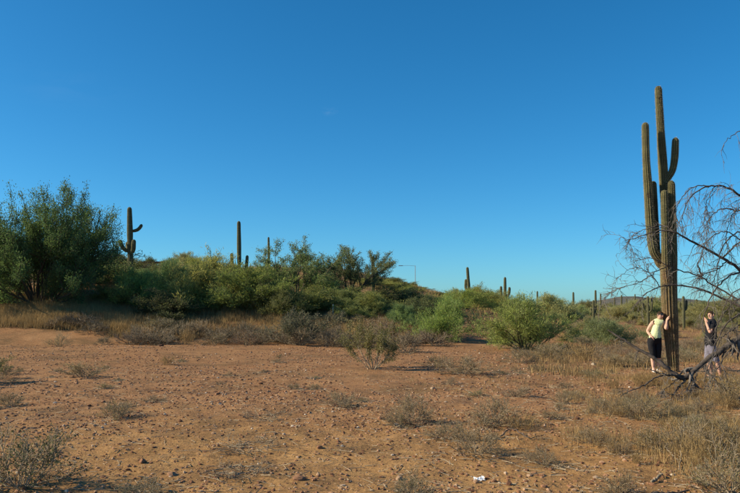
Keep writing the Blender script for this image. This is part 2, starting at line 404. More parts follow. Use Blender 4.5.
def build_lib():
    for k in range(4):
        rng = np.random.default_rng(100 + k)
        br = grow(rng, 15, 1.35, (5, 5, 3), .62, (.1, 1.5), up=.045, wander=.17, base_r=.25, r0=.04)
        lib('palo', branch_mesh('palo_branches', br, M['palobark'], .006), leaf_mesh('palo_foliage', rng, br, (1, 2, 3), 19000, .16, .020, .07, (.6, .4, .5), M['strand']))
    for k in range(2):     # rounder, denser leafy bush
        rng = np.random.default_rng(140 + k)
        br = grow(rng, 12, 1.2, (6, 5, 3), .62, (.1, 1.5), up=.03, wander=.2, base_r=.2, r0=.045)
        lib('bush', branch_mesh('bush_branches', br, M['bark'], .006), leaf_mesh('bush_foliage', rng, br, (1, 2, 3), 17000, .075, .034, .08, (.4, .2, .8), M['leaf']))
    for k in range(3):     # upright sprays with gaps
        rng = np.random.default_rng(160 + k)
        br = grow(rng, 8, 2.2, (6, 5, 4), .50, (.1, .9), ang=(.3, .8), up=.07, wander=.13, base_r=.2, r0=.06, tmin=.25)
        lib('tree', branch_mesh('tree_branches', br, M['bark'], .008), leaf_mesh('tree_foliage', rng, br, (2, 3), 26000, .066, .032, .06, (.5, .3, .7), M['leaf']))
    for k in range(2):     # creosote
        rng = np.random.default_rng(180 + k)
        br = grow(rng, 11, .75, (4, 3), .55, (.2, 1.0), ang=(.25, .6), up=.07, wander=.10, base_r=.08, r0=.013, tmin=.35)
        lib('creosote', branch_mesh('creosote_stems', br, M['twig'], .003), leaf_mesh('creosote_foliage', rng, br, (1, 2), 8500, .034, .017, .03, (.5, .4, .6), M['leaf']), ('stems', 'foliage'))
    for k in range(5):     # low grey shrub
        rng = np.random.default_rng(200 + k)
        br = grow(rng, 20, .26, (5, 4), .60, (.15, 1.4), ang=(.3, .9), up=.04, wander=.22, base_r=.07, r0=.005, npts=4)
        lib('low', branch_mesh('low_shrub_stems', br, M['twig'], .0016), leaf_mesh('low_shrub_foliage', rng, br, (1, 2), 1700, .022, .008, .014, (.4, .3, .8), M['leaf']), ('stems', 'foliage'))
    for k in range(4):     # dry thin upright tuft
        rng = np.random.default_rng(230 + k)
        br = grow(rng, 34, .32, (3,), .55, (.05, .85), ang=(.15, .5), up=.05, wander=.12, base_r=.09, r0=.003, npts=4)
        lib('tuft', None, leaf_mesh('tuft_blades', rng, br, (0, 1), 900, .10, .006, .012, (.8, .5, .35), M['grass'], True))
    for k in range(3):     # flattened mat of dead twigs
        rng = np.random.default_rng(250 + k)
        br = grow(rng, 16, .34, (4, 3), .6, (1.1, 1.5), ang=(.3, .9), up=-.03, wander=.22, base_r=.25, r0=.006, npts=4)
        lib('mat', branch_mesh('twig_mat', br, M['twig'], .0028), None)
build_lib()

def place(kind, name, px, Y, top, wpx, label, cat, group=None, col=(.09, .11, .04), var=0, rot=None, base=None, sink=.04):
    """px column, distance Y from the ground the plant stands on, top row and width in photo pixels"""
    stems, leaf, (bw, bh), names = LIB[kind][var % len(LIB[kind])]
    if base is not None:
        Y = 1.6 * FPX / (base - HOR)
        for _ in range(6):
            x = at(px, base, Y).x; Y = (CAMZ - ghf(x, Y)) * FPX / (base - HOR)
    x = at(px, 320, Y).x; z = ghf(x, Y)
    h = max(at(px, top, Y).z - z, .06); wid = wpx / FPX * Y
    return place_world(kind, name, x, Y, h, wid, label, cat, group, col, var, rot, sink)
LEAF_GAIN = 2.1
def place_world(kind, name, x, Y, h, wid, label, cat, group=None, col=(.09, .11, .04), var=0, rot=None, sink=.04):
    stems, leaf, (bw, bh), names = LIB[kind][var % len(LIB[kind])]
    z = ghf(x, Y); sc = (wid / bw, wid / bw, h / bh)
    rot = (x * 7.3 + Y * 3.1) % 6.28 if rot is None else rot
    if stems and leaf:
        o = bpy.data.objects.new(name, None); COL.objects.link(o)
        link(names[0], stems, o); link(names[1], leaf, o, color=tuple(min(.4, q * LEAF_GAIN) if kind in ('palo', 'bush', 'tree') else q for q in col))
    else:
        o = link(name, stems or leaf, color=col)
    o.location = (x, Y, z - sink * min(1, h)); o.rotation_euler = (0, 0, rot); o.scale = sc
    if group and 'beyond' not in group: SCAT.append((o, CX + x / Y * FPX, HOR - (z + h * .5 - CAMZ) / Y * FPX, label))
    tag(o, label, cat, group); return o

YG, BG, DG, OL = (.135, .155, .044), (.120, .170, .052), (.08, .12, .045), (.165, .170, .070)

# the big dark tree at the left
def big_tree():
    rng = np.random.default_rng(42)
    br = grow(rng, 30, 2.7, (7, 6, 3), .46, (.05, 1.5), ang=(.3, .85), up=.06, wander=.11, base_r=.5, r0=.05, tmin=.2, vary=(.95, 1.04))
    sm = branch_mesh('tree_branches', br, M['bark'], .008)
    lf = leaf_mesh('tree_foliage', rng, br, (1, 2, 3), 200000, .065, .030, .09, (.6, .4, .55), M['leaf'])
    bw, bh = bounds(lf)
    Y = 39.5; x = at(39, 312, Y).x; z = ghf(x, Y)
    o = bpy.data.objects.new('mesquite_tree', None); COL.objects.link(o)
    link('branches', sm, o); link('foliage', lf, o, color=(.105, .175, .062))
    h = at(45, 201, Y).z - z; wd = 128 / FPX * Y
    o.location = (x, Y, z - .08); o.scale = (wd / bw, wd / bw, h / bh); o.rotation_euler = (0, 0, 4.4)
    tag(o, 'large spreading dark green tree above golden grass, tallest plant at the left edge', 'tree')
big_tree()

# trees and bushes of the middle distance
TREES = [
 ('bush', 'leafy_bush', 100, 47, 258, 78, 'dark leafy bush directly right of the large left tree', 'bush', DG, 0),
 ('palo', 'palo_verde', 146, 40, 270, 74, 'yellow-green feathery bush below the left-hand armed saguaro', 'bush', YG, 1),
 ('palo', 'palo_verde', 192, 40, 255, 88, 'wide olive-green bush on the slope left of the tall single-spire saguaro', 'bush', YG, 2),
 ('palo', 'palo_verde', 243, 39.5, 265, 90, 'broad green bush with dark trunks in front of the tall spire saguaro', 'bush', (.12, .15, .042), 0),
 ('bush', 'leafy_bush', 170, 37.5, 290, 54, 'low dark bush in shade behind the dry grass at left', 'bush', (.05, .065, .03), 1),
 ('tree', 'ironwood_tree', 297, 43, 242, 66, 'upright grey-green tree with bare pale lower trunks, left of centre', 'tree', (.075, .105, .042), 0),
 ('tree', 'ironwood_tree', 350, 45, 246, 60, 'airy tree with ragged sprays beside the thin saguaro post', 'tree', (.085, .112, .05), 1),
 ('bush', 'leafy_bush', 324, 41, 288, 48, 'dark rounded bush between the two upright trees', 'bush', (.055, .075, .03), 0),
 ('palo', 'palo_verde', 345, 40, 289, 50, 'green feathery bush behind the small white marker post', 'bush', (.085, .105, .035), 3),
 ('bush', 'leafy_bush', 387, 44, 284, 54, 'mid-green bush right of the thin saguaro post', 'bush', (.065, .085, .03), 1),
 ('palo', 'palo_verde', 372, 40.5, 292, 54, 'yellowish bush low on the slope beneath the thin saguaro', 'bush', YG, 0),
 ('bush', 'leafy_bush', 421, 75, 287, 22, 'small round grey-green bush alone on the skyline by the lamp post', 'bush', (.06, .075, .045), 0),
 ('palo', 'palo_verde', 402, 62, 291, 34, 'bush on the slope left of the bare sandy patch', 'bush', (.075, .09, .035), 2),
 ('palo', 'palo_verde', 444, 34, 296, 56, 'bright green bush with dark twisted base at centre right', 'bush', BG, 3),
 ('palo', 'palo_verde', 460, 50, 289, 58, 'green bush in front of the leaning double saguaro', 'bush', (.10, .125, .035), 1),
 ('palo', 'palo_verde', 488, 55, 286, 50, 'tall yellow-green bush left of the two-armed saguaro', 'bush', (.115, .12, .035), 2),
 ('palo', 'palo_verde', 524, 28.5, 296, 78, 'largest bright green feathery bush on the open dirt right of centre', 'bush', (.12, .152, .042), 0),
 ('palo', 'palo_verde', 553, 60, 294, 52, 'olive bush behind the bright green bush on the right', 'bush', OL, 3),
 ('palo', 'palo_verde', 602, 33, 318, 54, 'low rounded green bush midway between the bright bush and the woman', 'bush', (.085, .115, .05), 1),
 ('creosote', 'creosote_bush', 373, 19.0, 317, 56, 'sparse twiggy shrub standing alone on the dirt near centre', 'shrub', (.165, .155, .06), 0),
 ('palo', 'palo_verde', 715, 62, 296, 60, 'olive bush behind the person in the black shirt', 'bush', OL, 2),
 ('palo', 'palo_verde', 637, 70, 301, 44, 'pale olive bush just left of the tall saguaro trunk', 'bush', OL, 0),
 ('palo', 'palo_verde', 28, 48, 262, 70, 'bush behind the large left tree at the frame edge', 'bush', (.07, .085, .03), 1),
 ('palo', 'palo_verde', 120, 58, 254, 54, 'crest bush beneath the left-hand armed saguaro', 'bush', (.085, .095, .035), 3),
 ('palo', 'palo_verde', 370, 55, 278, 46, 'green bush filling the slope behind the thin saguaro post', 'bush', YG, 3),
 ('palo', 'palo_verde', 398, 54, 284, 46, 'green bush on the slope below the lamp post', 'bush', (.10, .115, .035), 1),
 ('palo', 'palo_verde', 322, 52, 274, 36, 'olive bush on the slope between the two upright trees', 'bush', (.11, .12, .035), 2),
 ('palo', 'palo_verde', 266, 50, 268, 44, 'yellowish bush on the slope below the slender armless saguaro', 'bush', YG, 1),
 ('palo', 'palo_verde', 208, 54, 256, 56, 'feathery crest bush left of the tall single-spire saguaro', 'bush', YG, 3),
 ('palo', 'palo_verde', 285, 39.5, 288, 64, 'low green bush at the foot of the pale-trunked tree', 'bush', (.10, .12, .04), 0),
 ('palo', 'palo_verde', 391, 62, 277, 38, 'green bush on the crest just left of the lamp post', 'bush', (.10, .12, .04), 0),
 ('palo', 'palo_verde', 408, 66, 286, 28, 'small green bush on the crest directly below the lamp post', 'bush', (.11, .12, .045), 3),
 ('bush', 'leafy_bush', 436, 64, 292, 30, 'small dark bush on the skyline right of the lone round bush', 'bush', (.08, .10, .04), 1),
 ('palo', 'palo_verde', 425, 42, 305, 40, 'low green bush left of the bright green bush with dark base', 'bush', (.11, .125, .045), 2),
]
rng0 = np.random.default_rng(12)
for k, (kind, name, px, Y, top, wp, lab, cat, col, var) in enumerate(TREES):
    gn = rng0.uniform(.8, 1.25); place(kind, name, px, Y, top, wp, lab, cat, None, tuple(float(q * gn * rng0.uniform(.92, 1.08)) for q in col), var)

# further bushes that nothing tells apart, on the slope and on the plain
rng = np.random.default_rng(7)
SCAT = []      # (object, column, row, base label)
SKY_X = [-200, 0, 100, 130, 180, 230, 260, 330, 380, 405, 420, 440, 470, 500, 540, 570, 600, 900]
SKY_Y = [240, 240, 250, 262, 256, 266, 273, 276, 281, 287, 296, 292, 290, 293, 297, 300, 301, 301]
def scatter(n, xr, yr, hr, wr, label, group, cols, seed, kinds=('palo', 'palo', 'bush')):
    rg = np.random.default_rng(seed)
    for i in range(n):
        Y = rg.uniform(*yr); px = rg.uniform(*xr); x = at(px, 320, Y).x
        h = rg.uniform(*hr); h = max(.5, min(h, at(px, np.interp(px, SKY_X, SKY_Y) + rg.uniform(-4, 8), Y).z - ghf(x, Y))); wdt = h * rg.uniform(*wr); c = cols[rg.integers(len(cols))]; gn = rg.uniform(.7, 1.3); c = tuple(float(q * gn * rg.uniform(.9, 1.1)) for q in c)
        place_world(kinds[rg.integers(len(kinds))], 'desert_bush', x, Y, h, wdt, label, 'bush', group, c, int(rg.integers(8)), rg.uniform(0, 6.28))
scatter(34, (95, 420), (48, 78), (1.6, 2.9), (1.3, 1.9), 'green bush up the left rise', 'bushes on the rise', [YG, OL, (.06, .08, .03)], 21)
scatter(16, (430, 560), (58, 100), (1.5, 3.0), (1.3, 1.9), 'green bush in the right thicket', 'bushes behind the bright bushes', [YG, OL, (.08, .10, .035)], 22)
scatter(46, (545, 775), (66, 150), (1.4, 2.9), (1.3, 2.0), 'olive bush on the far plain', 'bushes on the far plain', [OL, (.145, .15, .065), (.12, .14, .055)], 23)
scatter(46, (440, 800), (150, 330), (2.0, 3.6), (1.4, 2.2), 'distant olive skyline bush', 'distant bushes along the skyline', [(.13, .145, .07), (.14, .15, .075)], 24)
scatter(26, (545, 770), (34, 66), (.5, 1.0), (1.2, 2.0), 'low olive shrub on the plain', 'low shrubs behind the people', [OL, (.16, .145, .07), (.135, .15, .07)], 25, ('palo', 'bush', 'palo'))
scatter(26, (80, 440), (38, 47), (.8, 1.7), (1.5, 2.2), 'low green bush at the rise foot', 'low bushes at the foot of the rise', [YG, DG, (.09, .11, .04)], 27)
scatter(14, (-160, 30), (44, 70), (2, 3.5), (1.2, 1.8), 'bush behind the large left tree', 'bushes behind the left tree', [DG, YG, (.06, .08, .03)], 26)

# ------------------------------------------------------------------ saguaros
def ribbed(pts, rad, ribs, n, depth=.16, dome=True, cork=None, wob=0, seed=0):
    """pts (k,3), rad (k): a ribbed column with a rounded tip"""
    q = resample(np.hstack([np.asarray(pts, float), np.asarray(rad, float)[:, None]]), n)
    p, r = q[:, :3], q[:, 3].copy()
    if wob:
        t = np.arange(n); r *= 1 + wob * (vnoise(t * .33, t * 0 + seed, 9) - .5) * 2
    if dome:
        L = np.concatenate([[0], np.cumsum(np.linalg.norm(np.diff(p, axis=0), axis=1))]); end = L[-1] - L
        R0 = r[-1]; k = np.clip(1 - end / (R0 * 1.25), 0, 1); r = r * np.sqrt(np.maximum(1 - k ** 2, .004))
        # denser rings at the tip
        extra = np.linspace(0, 1, 8)[1:-1]
        s = np.concatenate([L[L < L[-1] - R0 * 1.4], L[-1] - R0 * 1.4 * (1 - np.sin(np.linspace(0, np.pi / 2, 10)))])
        p = np.stack([np.interp(s, L, p[:, j]) for j in range(3)], 1)
        base = np.interp(s, L, q[:, 3] if not wob else np.interp(L, L, q[:, 3])); e = L[-1] - s; k = np.clip(1 - e / (R0 * 1.25), 0, 1)
        r = base * np.sqrt(np.maximum(1 - k ** 2, .004))
        if wob: r *= 1 + wob * (vnoise(s * 2.2, s * 0 + seed, 9) - .5) * 2
    sides = ribs * 4
    v, f = tube(p, np.ones(len(p)), sides)
    ring = v.reshape(len(p), sides, 3) - p[:, None, :]
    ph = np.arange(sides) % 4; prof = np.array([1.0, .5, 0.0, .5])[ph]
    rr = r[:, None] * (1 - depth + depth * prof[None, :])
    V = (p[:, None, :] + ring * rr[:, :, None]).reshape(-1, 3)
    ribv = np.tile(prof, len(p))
    ck = np.zeros(len(V)) if cork is None else np.clip(1 - (V[:, 2] - cork[0]) / (cork[1] - cork[0]), 0, 1)
    return V, f, ribv, ck, (p, r, ring)

def cactus_mesh(name, pts, rad, ribs=14, n=60, mat='cactus', cork=None, depth=.16, wob=.05, seed=0):
    V, f, ribv, ck, extra = ribbed(pts, rad, ribs, n, depth, True, cork, wob, seed)
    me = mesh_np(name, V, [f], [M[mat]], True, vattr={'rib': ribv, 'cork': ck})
    return me, extra

def spines(extra, ribs, rng, step=.05, ln=.045, depth=.16):
    p, r, ring = extra
    L = np.concatenate([[0], np.cumsum(np.linalg.norm(np.diff(p, axis=0), axis=1))]); vs = []
    for s in np.arange(.1, L[-1], step):
        i = min(np.searchsorted(L, s) - 1, len(p) - 2); i = max(i, 0); f = (s - L[i]) / (L[i + 1] - L[i] + 1e-9)
        c = p[i] * (1 - f) + p[i + 1] * f; rr = r[i] * (1 - f) + r[i + 1] * f
        o = ring[i, ::4]; a = c + o * rr; T = nrm(p[i + 1] - p[i])
        for k in range(4):
            d = o + T * rng.normal(0, .7, (len(o), 1)) + rng.normal(0, .55, o.shape); d /= np.linalg.norm(d, axis=1)[:, None]
            sd_ = np.cross(d, rng.normal(0, 1, d.shape)); sd_ /= np.linalg.norm(sd_, axis=1)[:, None]
            vs.append(np.stack([a - sd_ * .0014, a + sd_ * .0014, a + d * ln * rng.uniform(.6, 1.2)], 1).reshape(-1, 3))
    v = np.concatenate(vs); return mesh_np('spines', v, [np.arange(len(v)).reshape(-1, 3)], [M['spine']])

SAG_Y = 18.3; K = SAG_Y / FPX
def main_saguaro():
    b0 = at(673, 371, SAG_Y); g = ghf(b0.x, SAG_Y); rng = np.random.default_rng(5)
    root = bpy.data.objects.new('saguaro_cactus', None); COL.objects.link(root); root.location = (b0.x, SAG_Y, g)
    tag(root, 'tall many-armed saguaro cactus that the woman leans against', 'cactus')
    def col(lst, dy):
        out = []
        for (px, py), y in zip(lst, dy):
            q = at(px, py, SAG_Y + y); out.append((q.x - b0.x, q.y - SAG_Y, q.z - g))
        return out
    parts = [
     ('trunk', [(673.5, 376), (673.2, 365), (671.5, 340), (670, 315), (669, 290), (668.3, 265), (667.5, 240), (666, 215), (664.3, 190), (662.8, 165), (661.2, 140), (659.8, 115), (658.8, 98), (658.3, 86)],
      [0, 0, 0, 0, 0, 0, .03, .10, .14, .14, .12, .1, .1, .1], [5.0, 5.2, 6.3, 7.3, 7.6, 7.5, 5.3, 4.4, 4.3, 4.3, 4.0, 3.7, 3.5, 3.3], 16),
     ('arm', [(667, 262), (659, 259), (653.5, 250), (651, 232), (649.5, 210), (647.5, 180), (646, 155), (645.2, 122.5)], [-.02, -.04, -.05, -.06, -.06, -.05, -.04, -.03],
      [4.2, 4.4, 4.6, 4.7, 4.4, 4.1, 3.7, 3.3], 13),
     ('arm', [(665, 268), (658.5, 262), (655.8, 246), (655, 225), (654, 203), (653, 181)], [.10, .12, .13, .13, .12, .12], [3.6, 3.8, 3.9, 3.8, 3.5, 3.2], 12),
     ('arm', [(668, 285), (666, 268), (665.3, 245), (664.8, 220), (664.2, 190)], [-.08, -.16, -.18, -.18, -.17], [4.0, 4.0, 3.8, 3.6, 3.4], 12),
     ('arm', [(671.5, 288), (673, 268), (672.6, 240), (671.8, 212), (671, 180.5)], [-.03, -.08, -.1, -.1, -.09], [3.9, 4.1, 4.1, 4.0, 3.8], 13),
     ('arm', [(663.5, 185), (668, 178), (672.5, 170), (674.6, 158), (675.2, 147), (675.6, 137.5)], [.12, .08, .05, .04, .04, .04], [2.7, 3.3, 3.5, 3.5, 3.4, 3.2], 11)]
    for i, (nm, lst, dy, rad, ribs) in enumerate(parts):
        p = col(lst, dy)
        if nm == 'trunk': p[0] = (p[0][0], p[0][1], -.12)
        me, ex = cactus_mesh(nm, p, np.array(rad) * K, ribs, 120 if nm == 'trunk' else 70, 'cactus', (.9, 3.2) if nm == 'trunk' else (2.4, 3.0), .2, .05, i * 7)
        o = link(nm, me, root)
        s = link('spines', spines(ex, ribs, rng), o); s['kind'] = 'stuff'
main_saguaro()

def far_saguaro(px, top, Y, wpx, label, arms=(), lean=0, group=None):
    """arms: (side px offset at elbow, elbow row, tip px offset, tip row, width px)"""
    x0 = at(px - lean, 310, Y).x; g = ghf(x0, Y); k = Y / FPX
    zt = at(px, top, Y).z - g; xt = at(px, top, Y).x - x0; r = wpx * k * .44
    p = [(xt * t, 0, zt * t) for t in (-.03, .15, .35, .55, .75, .9, 1)]
    rad = np.array([.8, .92, 1.05, 1.08, 1.0, .92, .84]) * r
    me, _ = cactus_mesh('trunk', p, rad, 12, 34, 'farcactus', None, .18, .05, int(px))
    if not arms:
        me.name = 'saguaro_cactus'; o = link('saguaro_cactus', me)
    else:
        o = bpy.data.objects.new('saguaro_cactus', None); COL.objects.link(o); link('trunk', me, o)
        for (ex, er, tx, tr, aw, dy) in arms:
            f = lambda row: at(px, row, Y).z - g
            cx = lambda row: xt * (f(row) / zt)
            ze, ztip = f(er), f(tr); sgn = 1 if ex > 0 else -1
            pp = [(cx(er), 0, ze - .02), (cx(er) + ex * k * .55, dy * .4, ze + .02), (cx(er) + ex * k * .95, dy * .8, ze + (ztip - ze) * .22),
                  (cx(er) + (ex * .4 + tx * .6) * k, dy, ze + (ztip - ze) * .6), (cx(er) + tx * k, dy, ztip)]
            ar = aw * k / 2
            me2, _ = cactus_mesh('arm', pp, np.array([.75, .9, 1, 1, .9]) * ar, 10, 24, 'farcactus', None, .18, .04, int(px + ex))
            link('arm', me2, o)
    o.location = (x0, Y, g); tag(o, label, 'cactus', group); return o

far_saguaro(129.5, 207, 56, 6.2, 'saguaro with one arm bent up to the right and clustered stubs on the left rise',
            [(8, 231, 11.5, 224, 3.4, .1), (-6, 251, -9.5, 240, 4.2, -.3), (5, 252, 5.5, 240, 4.6, -.5), (-4, 248, -4.5, 241, 4.5, .4)])
far_saguaro(238.8, 221, 56, 4.6, 'tall straight saguaro spire with two short arms low on its sides',
            [(-6.5, 279, -8.2, 253, 3.6, 0), (6, 276, 7.2, 255, 3.4, .2)])
far_saguaro(268.5, 237, 70, 2.7, 'slender armless saguaro standing left of the upright tree')
far_saguaro(373, 256, 48, 4.0, 'thin saguaro post among bushes right of the airy tree', [(2.8, 282, 4.6, 270, 2.4, .3)])
far_saguaro(397.5, 283, 80, 3.0, 'short stubby saguaro tip just above bushes left of the lamp post')
far_saguaro(467.3, 267, 70, 3.4, 'leaning saguaro paired with a shorter stem on the skyline', [(-3.2, 290, -2.6, 279, 2.6, .2)], lean=-2.6)
far_saguaro(505, 277, 62, 3.3, 'saguaro with two upraised arms above the bright green bush', [(-3.6, 299, -3.6, 286, 2.6, .1), (3.8, 296, 4.4, 287, 2.8, -.1)])
far_saguaro(537.3, 291, 75, 2.2, 'thin saguaro rising from the right part of the bright green bush')
far_saguaro(573.3, 292, 90, 2.4, 'single saguaro spike on the skyline right of the bright green bush')
far_saguaro(595.5, 290, 95, 2.4, 'tallest saguaro of the cluster on the plain left of the woman')
far_saguaro(600.6, 293.5, 105, 1.8, 'slim saguaro just right of the tallest in the plain cluster')
far_saguaro(593.4, 300, 52, 2.8, 'near saguaro with one low arm on the plain above the low green bush', [(2.2, 313, 2.4, 306, 2.2, .2), (-2, 312, -2.2, 308, 1.8, .1)])
far_saguaro(614.5, 297, 120, 1.7, 'small saguaro spike between the plain cluster and the candelabra cactus')
far_saguaro(621.5, 295, 92, 1.9, 'thin saguaro between the spike and the candelabra cactus')
far_saguaro(635, 294, 110, 1.5, 'faint saguaro left of the candelabra cactus before the dark hill')
far_saguaro(626.5, 298.5, 130, 1.4, 'tiny saguaro on the skyline at the left foot of the dark hill')
far_saguaro(647.8, 296, 48, 3.0, 'candelabra saguaro with curved arms just left of the tall saguaro',
            [(-4, 311, -4.6, 302, 2.0, .1), (4.2, 311, 4.9, 297, 2.2, .1), (2, 312, 2.2, 302, 1.7, -.3), (-2, 312, -2.2, 304, 1.6, .3)])
far_saguaro(683.3, 296, 52, 3.2, 'forked saguaro seen just right of the tall saguaro trunk', [(3.4, 310, 3.8, 300, 2.4, .1), (-3, 309, -3, 302, 2.2, .1)])
far_saguaro(696.5, 299, 85, 2.2, 'small saguaro on the plain left of the person in black')
far_saguaro(733, 296, 80, 2.2, 'saguaro seen through the dead branches near the right edge', [(2.6, 308, 3, 301, 1.8, .1)])

# ------------------------------------------------------------------ dead tree at the right edge
def dead_tree():
    TY = 13.6; rng = np.random.default_rng(77)
    bx = at(792, 393, TY).x; bz = ghf(bx, TY); k = TY / FPX
    root = bpy.data.objects.new('dead_tree', None); COL.objects.link(root); root.location = (bx, TY, bz)
    tag(root, 'leafless dead tree with drooping dark branches at the right edge', 'tree')
    W = lambda px, py, dy: np.array(at(px, py, TY + dy)) - np.array([bx, TY, bz])
    A = Acc()
    tp = resample(np.array([[*W(792, 402, 0), .30], [*W(790, 370, 0), .24], [*W(784, 330, 0), .21], [*W(780, 290, .05), .18], [*W(776, 240, .1), .15], [*W(772, 190, .1), .11], [*W(764, 140, .1), .07], [*W(752, 118, .1), .03]]), 40)
    v, f = tube(tp[:, :3], tp[:, 3] * (1 + .1 * (rng.random(40) - .5)), 12); A.add(v, f)
    link('trunk', A.mesh('trunk', [M['dead']]), root)
    def twiglets(path, n, ln, droop, r, depth=2):
        acc = []
        for i in range(n):
            t = rng.uniform(.15, 1); j = min(int(t * (len(path) - 1)), len(path) - 2)
            p = path[j] + (path[j + 1] - path[j]) * rng.random(); d = nrm(path[j + 1] - path[j])
            q = nrm(np.cross(d, rng.normal(0, 1, 3))); a = rng.uniform(.4, 1.1); dd = nrm(d * math.cos(a) + q * math.sin(a))
            L = ln * rng.uniform(.4, 1.3); m = 7; pts = [p]
            for s in range(m - 1):
                dd = nrm(dd + rng.normal(0, .2, 3) + np.array([0, 0, -droop])); p = p + dd * L / (m - 1)
                if p[2] < .03: p = p.copy(); p[2] = .03
                pts.append(p)
            pts = np.array(pts); acc.append((pts, r * np.linspace(1, .35, m) * rng.uniform(.7, 1.2)))
            if depth > 1: acc += twiglets(pts, 5, ln * .5, droop, r * .65, depth - 1)
        return acc
    def limb(lst, r0, r1, ntw=10, tl=.5, droop=.12, n=36):
        ntw = int(ntw * 1.2)
        pts = np.array([[*W(a, b, d)] for a, b, d in lst]); pts = resample(pts, n)
        pts[1:-1] += rng.normal(0, .008, pts[1:-1].shape)
        rad = np.linspace(r0, r1, n) * (1 + .16 * (rng.random(n) - .5)) * k * .54
        B = Acc(); v, f = tube(pts, rad, 8); B.add(v, f)
        o = link('limb', B.mesh('limb', [M['dead']]), root)
        if ntw:
            C = Acc()
            for p, r in twiglets(pts, ntw, tl, droop, max(.0055, r1 * k * .45)):
                v, f = tube(p, r, 4); C.add(v, f)
            t = link('twigs', C.mesh('twigs', [M['deadtwig']]), o); t['kind'] = 'stuff'
    # heavy low limb: out of the trunk, down to an elbow near the ground, up again to the left
    limb([(784, 322, 0), (760, 330, -.1), (740, 338, -.2), (720, 351, -.3), (704, 362, -.35), (693, 372, -.4), (685, 378, -.45)], 6.2, 4.6, 8, .35)
    limb([(690, 376, -.42), (680, 377, -.42), (670, 371, -.4), (655, 358.5, -.3), (640, 350, -.2), (625, 341, -.1), (608, 329.5, 0)], 5.0, 1.2, 5, .3)
    limb([(688, 378, -.4), (678, 375.5, -.45), (665, 374.5, -.55), (650, 369.5, -.6)], 2.2, .7, 2, .25)
    limb([(672, 375, -.45), (658, 376, -.6), (645, 385, -.75), (630, 391, -.9), (622, 396, -1), (615, 402, -1.1)], 1.5, .6, 3, .3)
    limb([(686, 379, -.45), (680, 386, -.55), (675, 392, -.65), (671, 399, -.8)], 1.6, .6, 6, .3)
    limb([(691, 379, -.45), (687, 390, -.6), (683, 402, -.8), (676, 416, -1.1), (668, 424, -1.3)], 1.8, .6, 9, .35)
    limb([(704, 363, -.35), (706, 371, -.45), (714, 380, -.6), (727, 391, -.8), (744, 402, -1.0)], 2.6, 1.4, 8, .4)
    limb([(716, 352, -.3), (708, 366, -.5), (705, 382, -.7), (706, 398, -.9)], 1.2, .5, 4, .35)
    limb([(728, 345, -.2), (722, 362, -.4), (727, 380, -.6), (731, 398, -.9)], 1.4, .6, 7, .35)
    # limbs of the crown that arch to the left and droop
    limb([(775, 222, 0), (755, 206, -.1), (738, 194, -.2), (727, 187.5, -.3), (715, 185, -.3), (704, 187.5, -.35), (694, 194, -.35), (686, 205, -.4), (681, 222, -.4)], 2.6, .6, 26, .5, .24)
    limb([(709, 186, -.3), (698, 186, -.3), (689, 190, -.25), (681, 199, -.2), (676, 212, -.2), (677, 226, -.2)], 1.0, .4, 12, .4, .26)
    limb([(778, 224, 0), (760, 215, .2), (740, 211, .3), (722, 209, .3), (712, 216, .3), (706, 226, .3), (700, 238, .3)], 2.0, .5, 18, .5, .2)
    limb([(778, 296, 0), (758, 284, -.2), (740, 270, -.3), (722, 258, -.4), (704, 248, -.4), (688, 239, -.5), (674, 232.5, -.5), (658, 231, -.5), (641, 236, -.5), (624, 241, -.5)], 4.0, .5, 24, .45, .10)
    limb([(722, 258, -.4), (731, 250, -.5), (741, 241, -.6), (752, 236, -.6)], 1.6, .8, 6, .4)
    limb([(768, 262, -.1), (745, 271, -.3), (730, 276, -.5), (718, 286, -.6), (710, 300, -.6), (704, 315, -.7), (702, 332, -.7)], 2.2, .6, 11, .45, .22)
    limb([(782, 318, 0), (760, 313, .1), (740, 306, .2), (722, 298, .3), (700, 289, .3), (678, 285.5, .3), (660, 287, .3), (645, 294, .2), (636, 306, .2)], 2.8, .5, 20, .45, .12)
    limb([(782, 310, 0), (758, 303, .3), (738, 299, .5), (716, 287, .6), (700, 277, .6), (686, 272, .6), (668, 266, .5), (650, 258, .5), (634, 262, .4)], 2.2, .4, 18, .45, .10)
    limb([(702, 279, .6), (700.5, 272, .5), (697.5, 265, .4)], 1.6, 1.0, 0)
    limb([(783, 305, 0), (765, 309, -.4), (745, 312, -.6), (730, 320, -.7), (720, 335, -.7), (713, 352, -.8), (709, 372, -.9)], 2.4, .7, 7, .45, .2)
    limb([(784, 312, 0), (760, 322, .3), (740, 331, .5), (722, 327, .6), (708, 330, .6)], 1.5, .6, 3, .4)
    limb([(776, 250, 0), (756, 238, -.4), (740, 232, -.5), (728, 240, -.6), (720, 254, -.6), (716, 272, -.6), (712, 288, -.6)], 1.8, .5, 18, .45, .22)
    limb([(770, 170, .1), (754, 140, 0), (742, 131, 0), (732, 136, 0), (726, 141, 0), (723, 148, 0)], 1.8, .4, 12, .4, .22)
    limb([(784, 306, 0), (768, 288, -.6), (750, 286, -.9), (735, 292, -1.0), (724, 306, -1.1), (722, 322, -1.1)], 1.6, .6, 7, .45, .2)
    limb([(784, 318, 0), (800, 285, .2), (830, 255, .3), (850, 250, .3)], 4.5, 1.0, 12, .6)
    limb([(778, 230, 0), (800, 190, .3), (825, 170, .5), (845, 185, .6)], 2.8, .7, 14, .6, .2)
    limb([(738, 339, -.2), (728, 352, -.4), (718, 368, -.6), (712, 384, -.8), (709, 402, -1)], 1.0, .5, 4, .4, .2)
    limb([(722, 350, -.3), (716, 362, -.5), (714, 378, -.7), (718, 396, -.9)], .8, .4, 3, .35, .2)
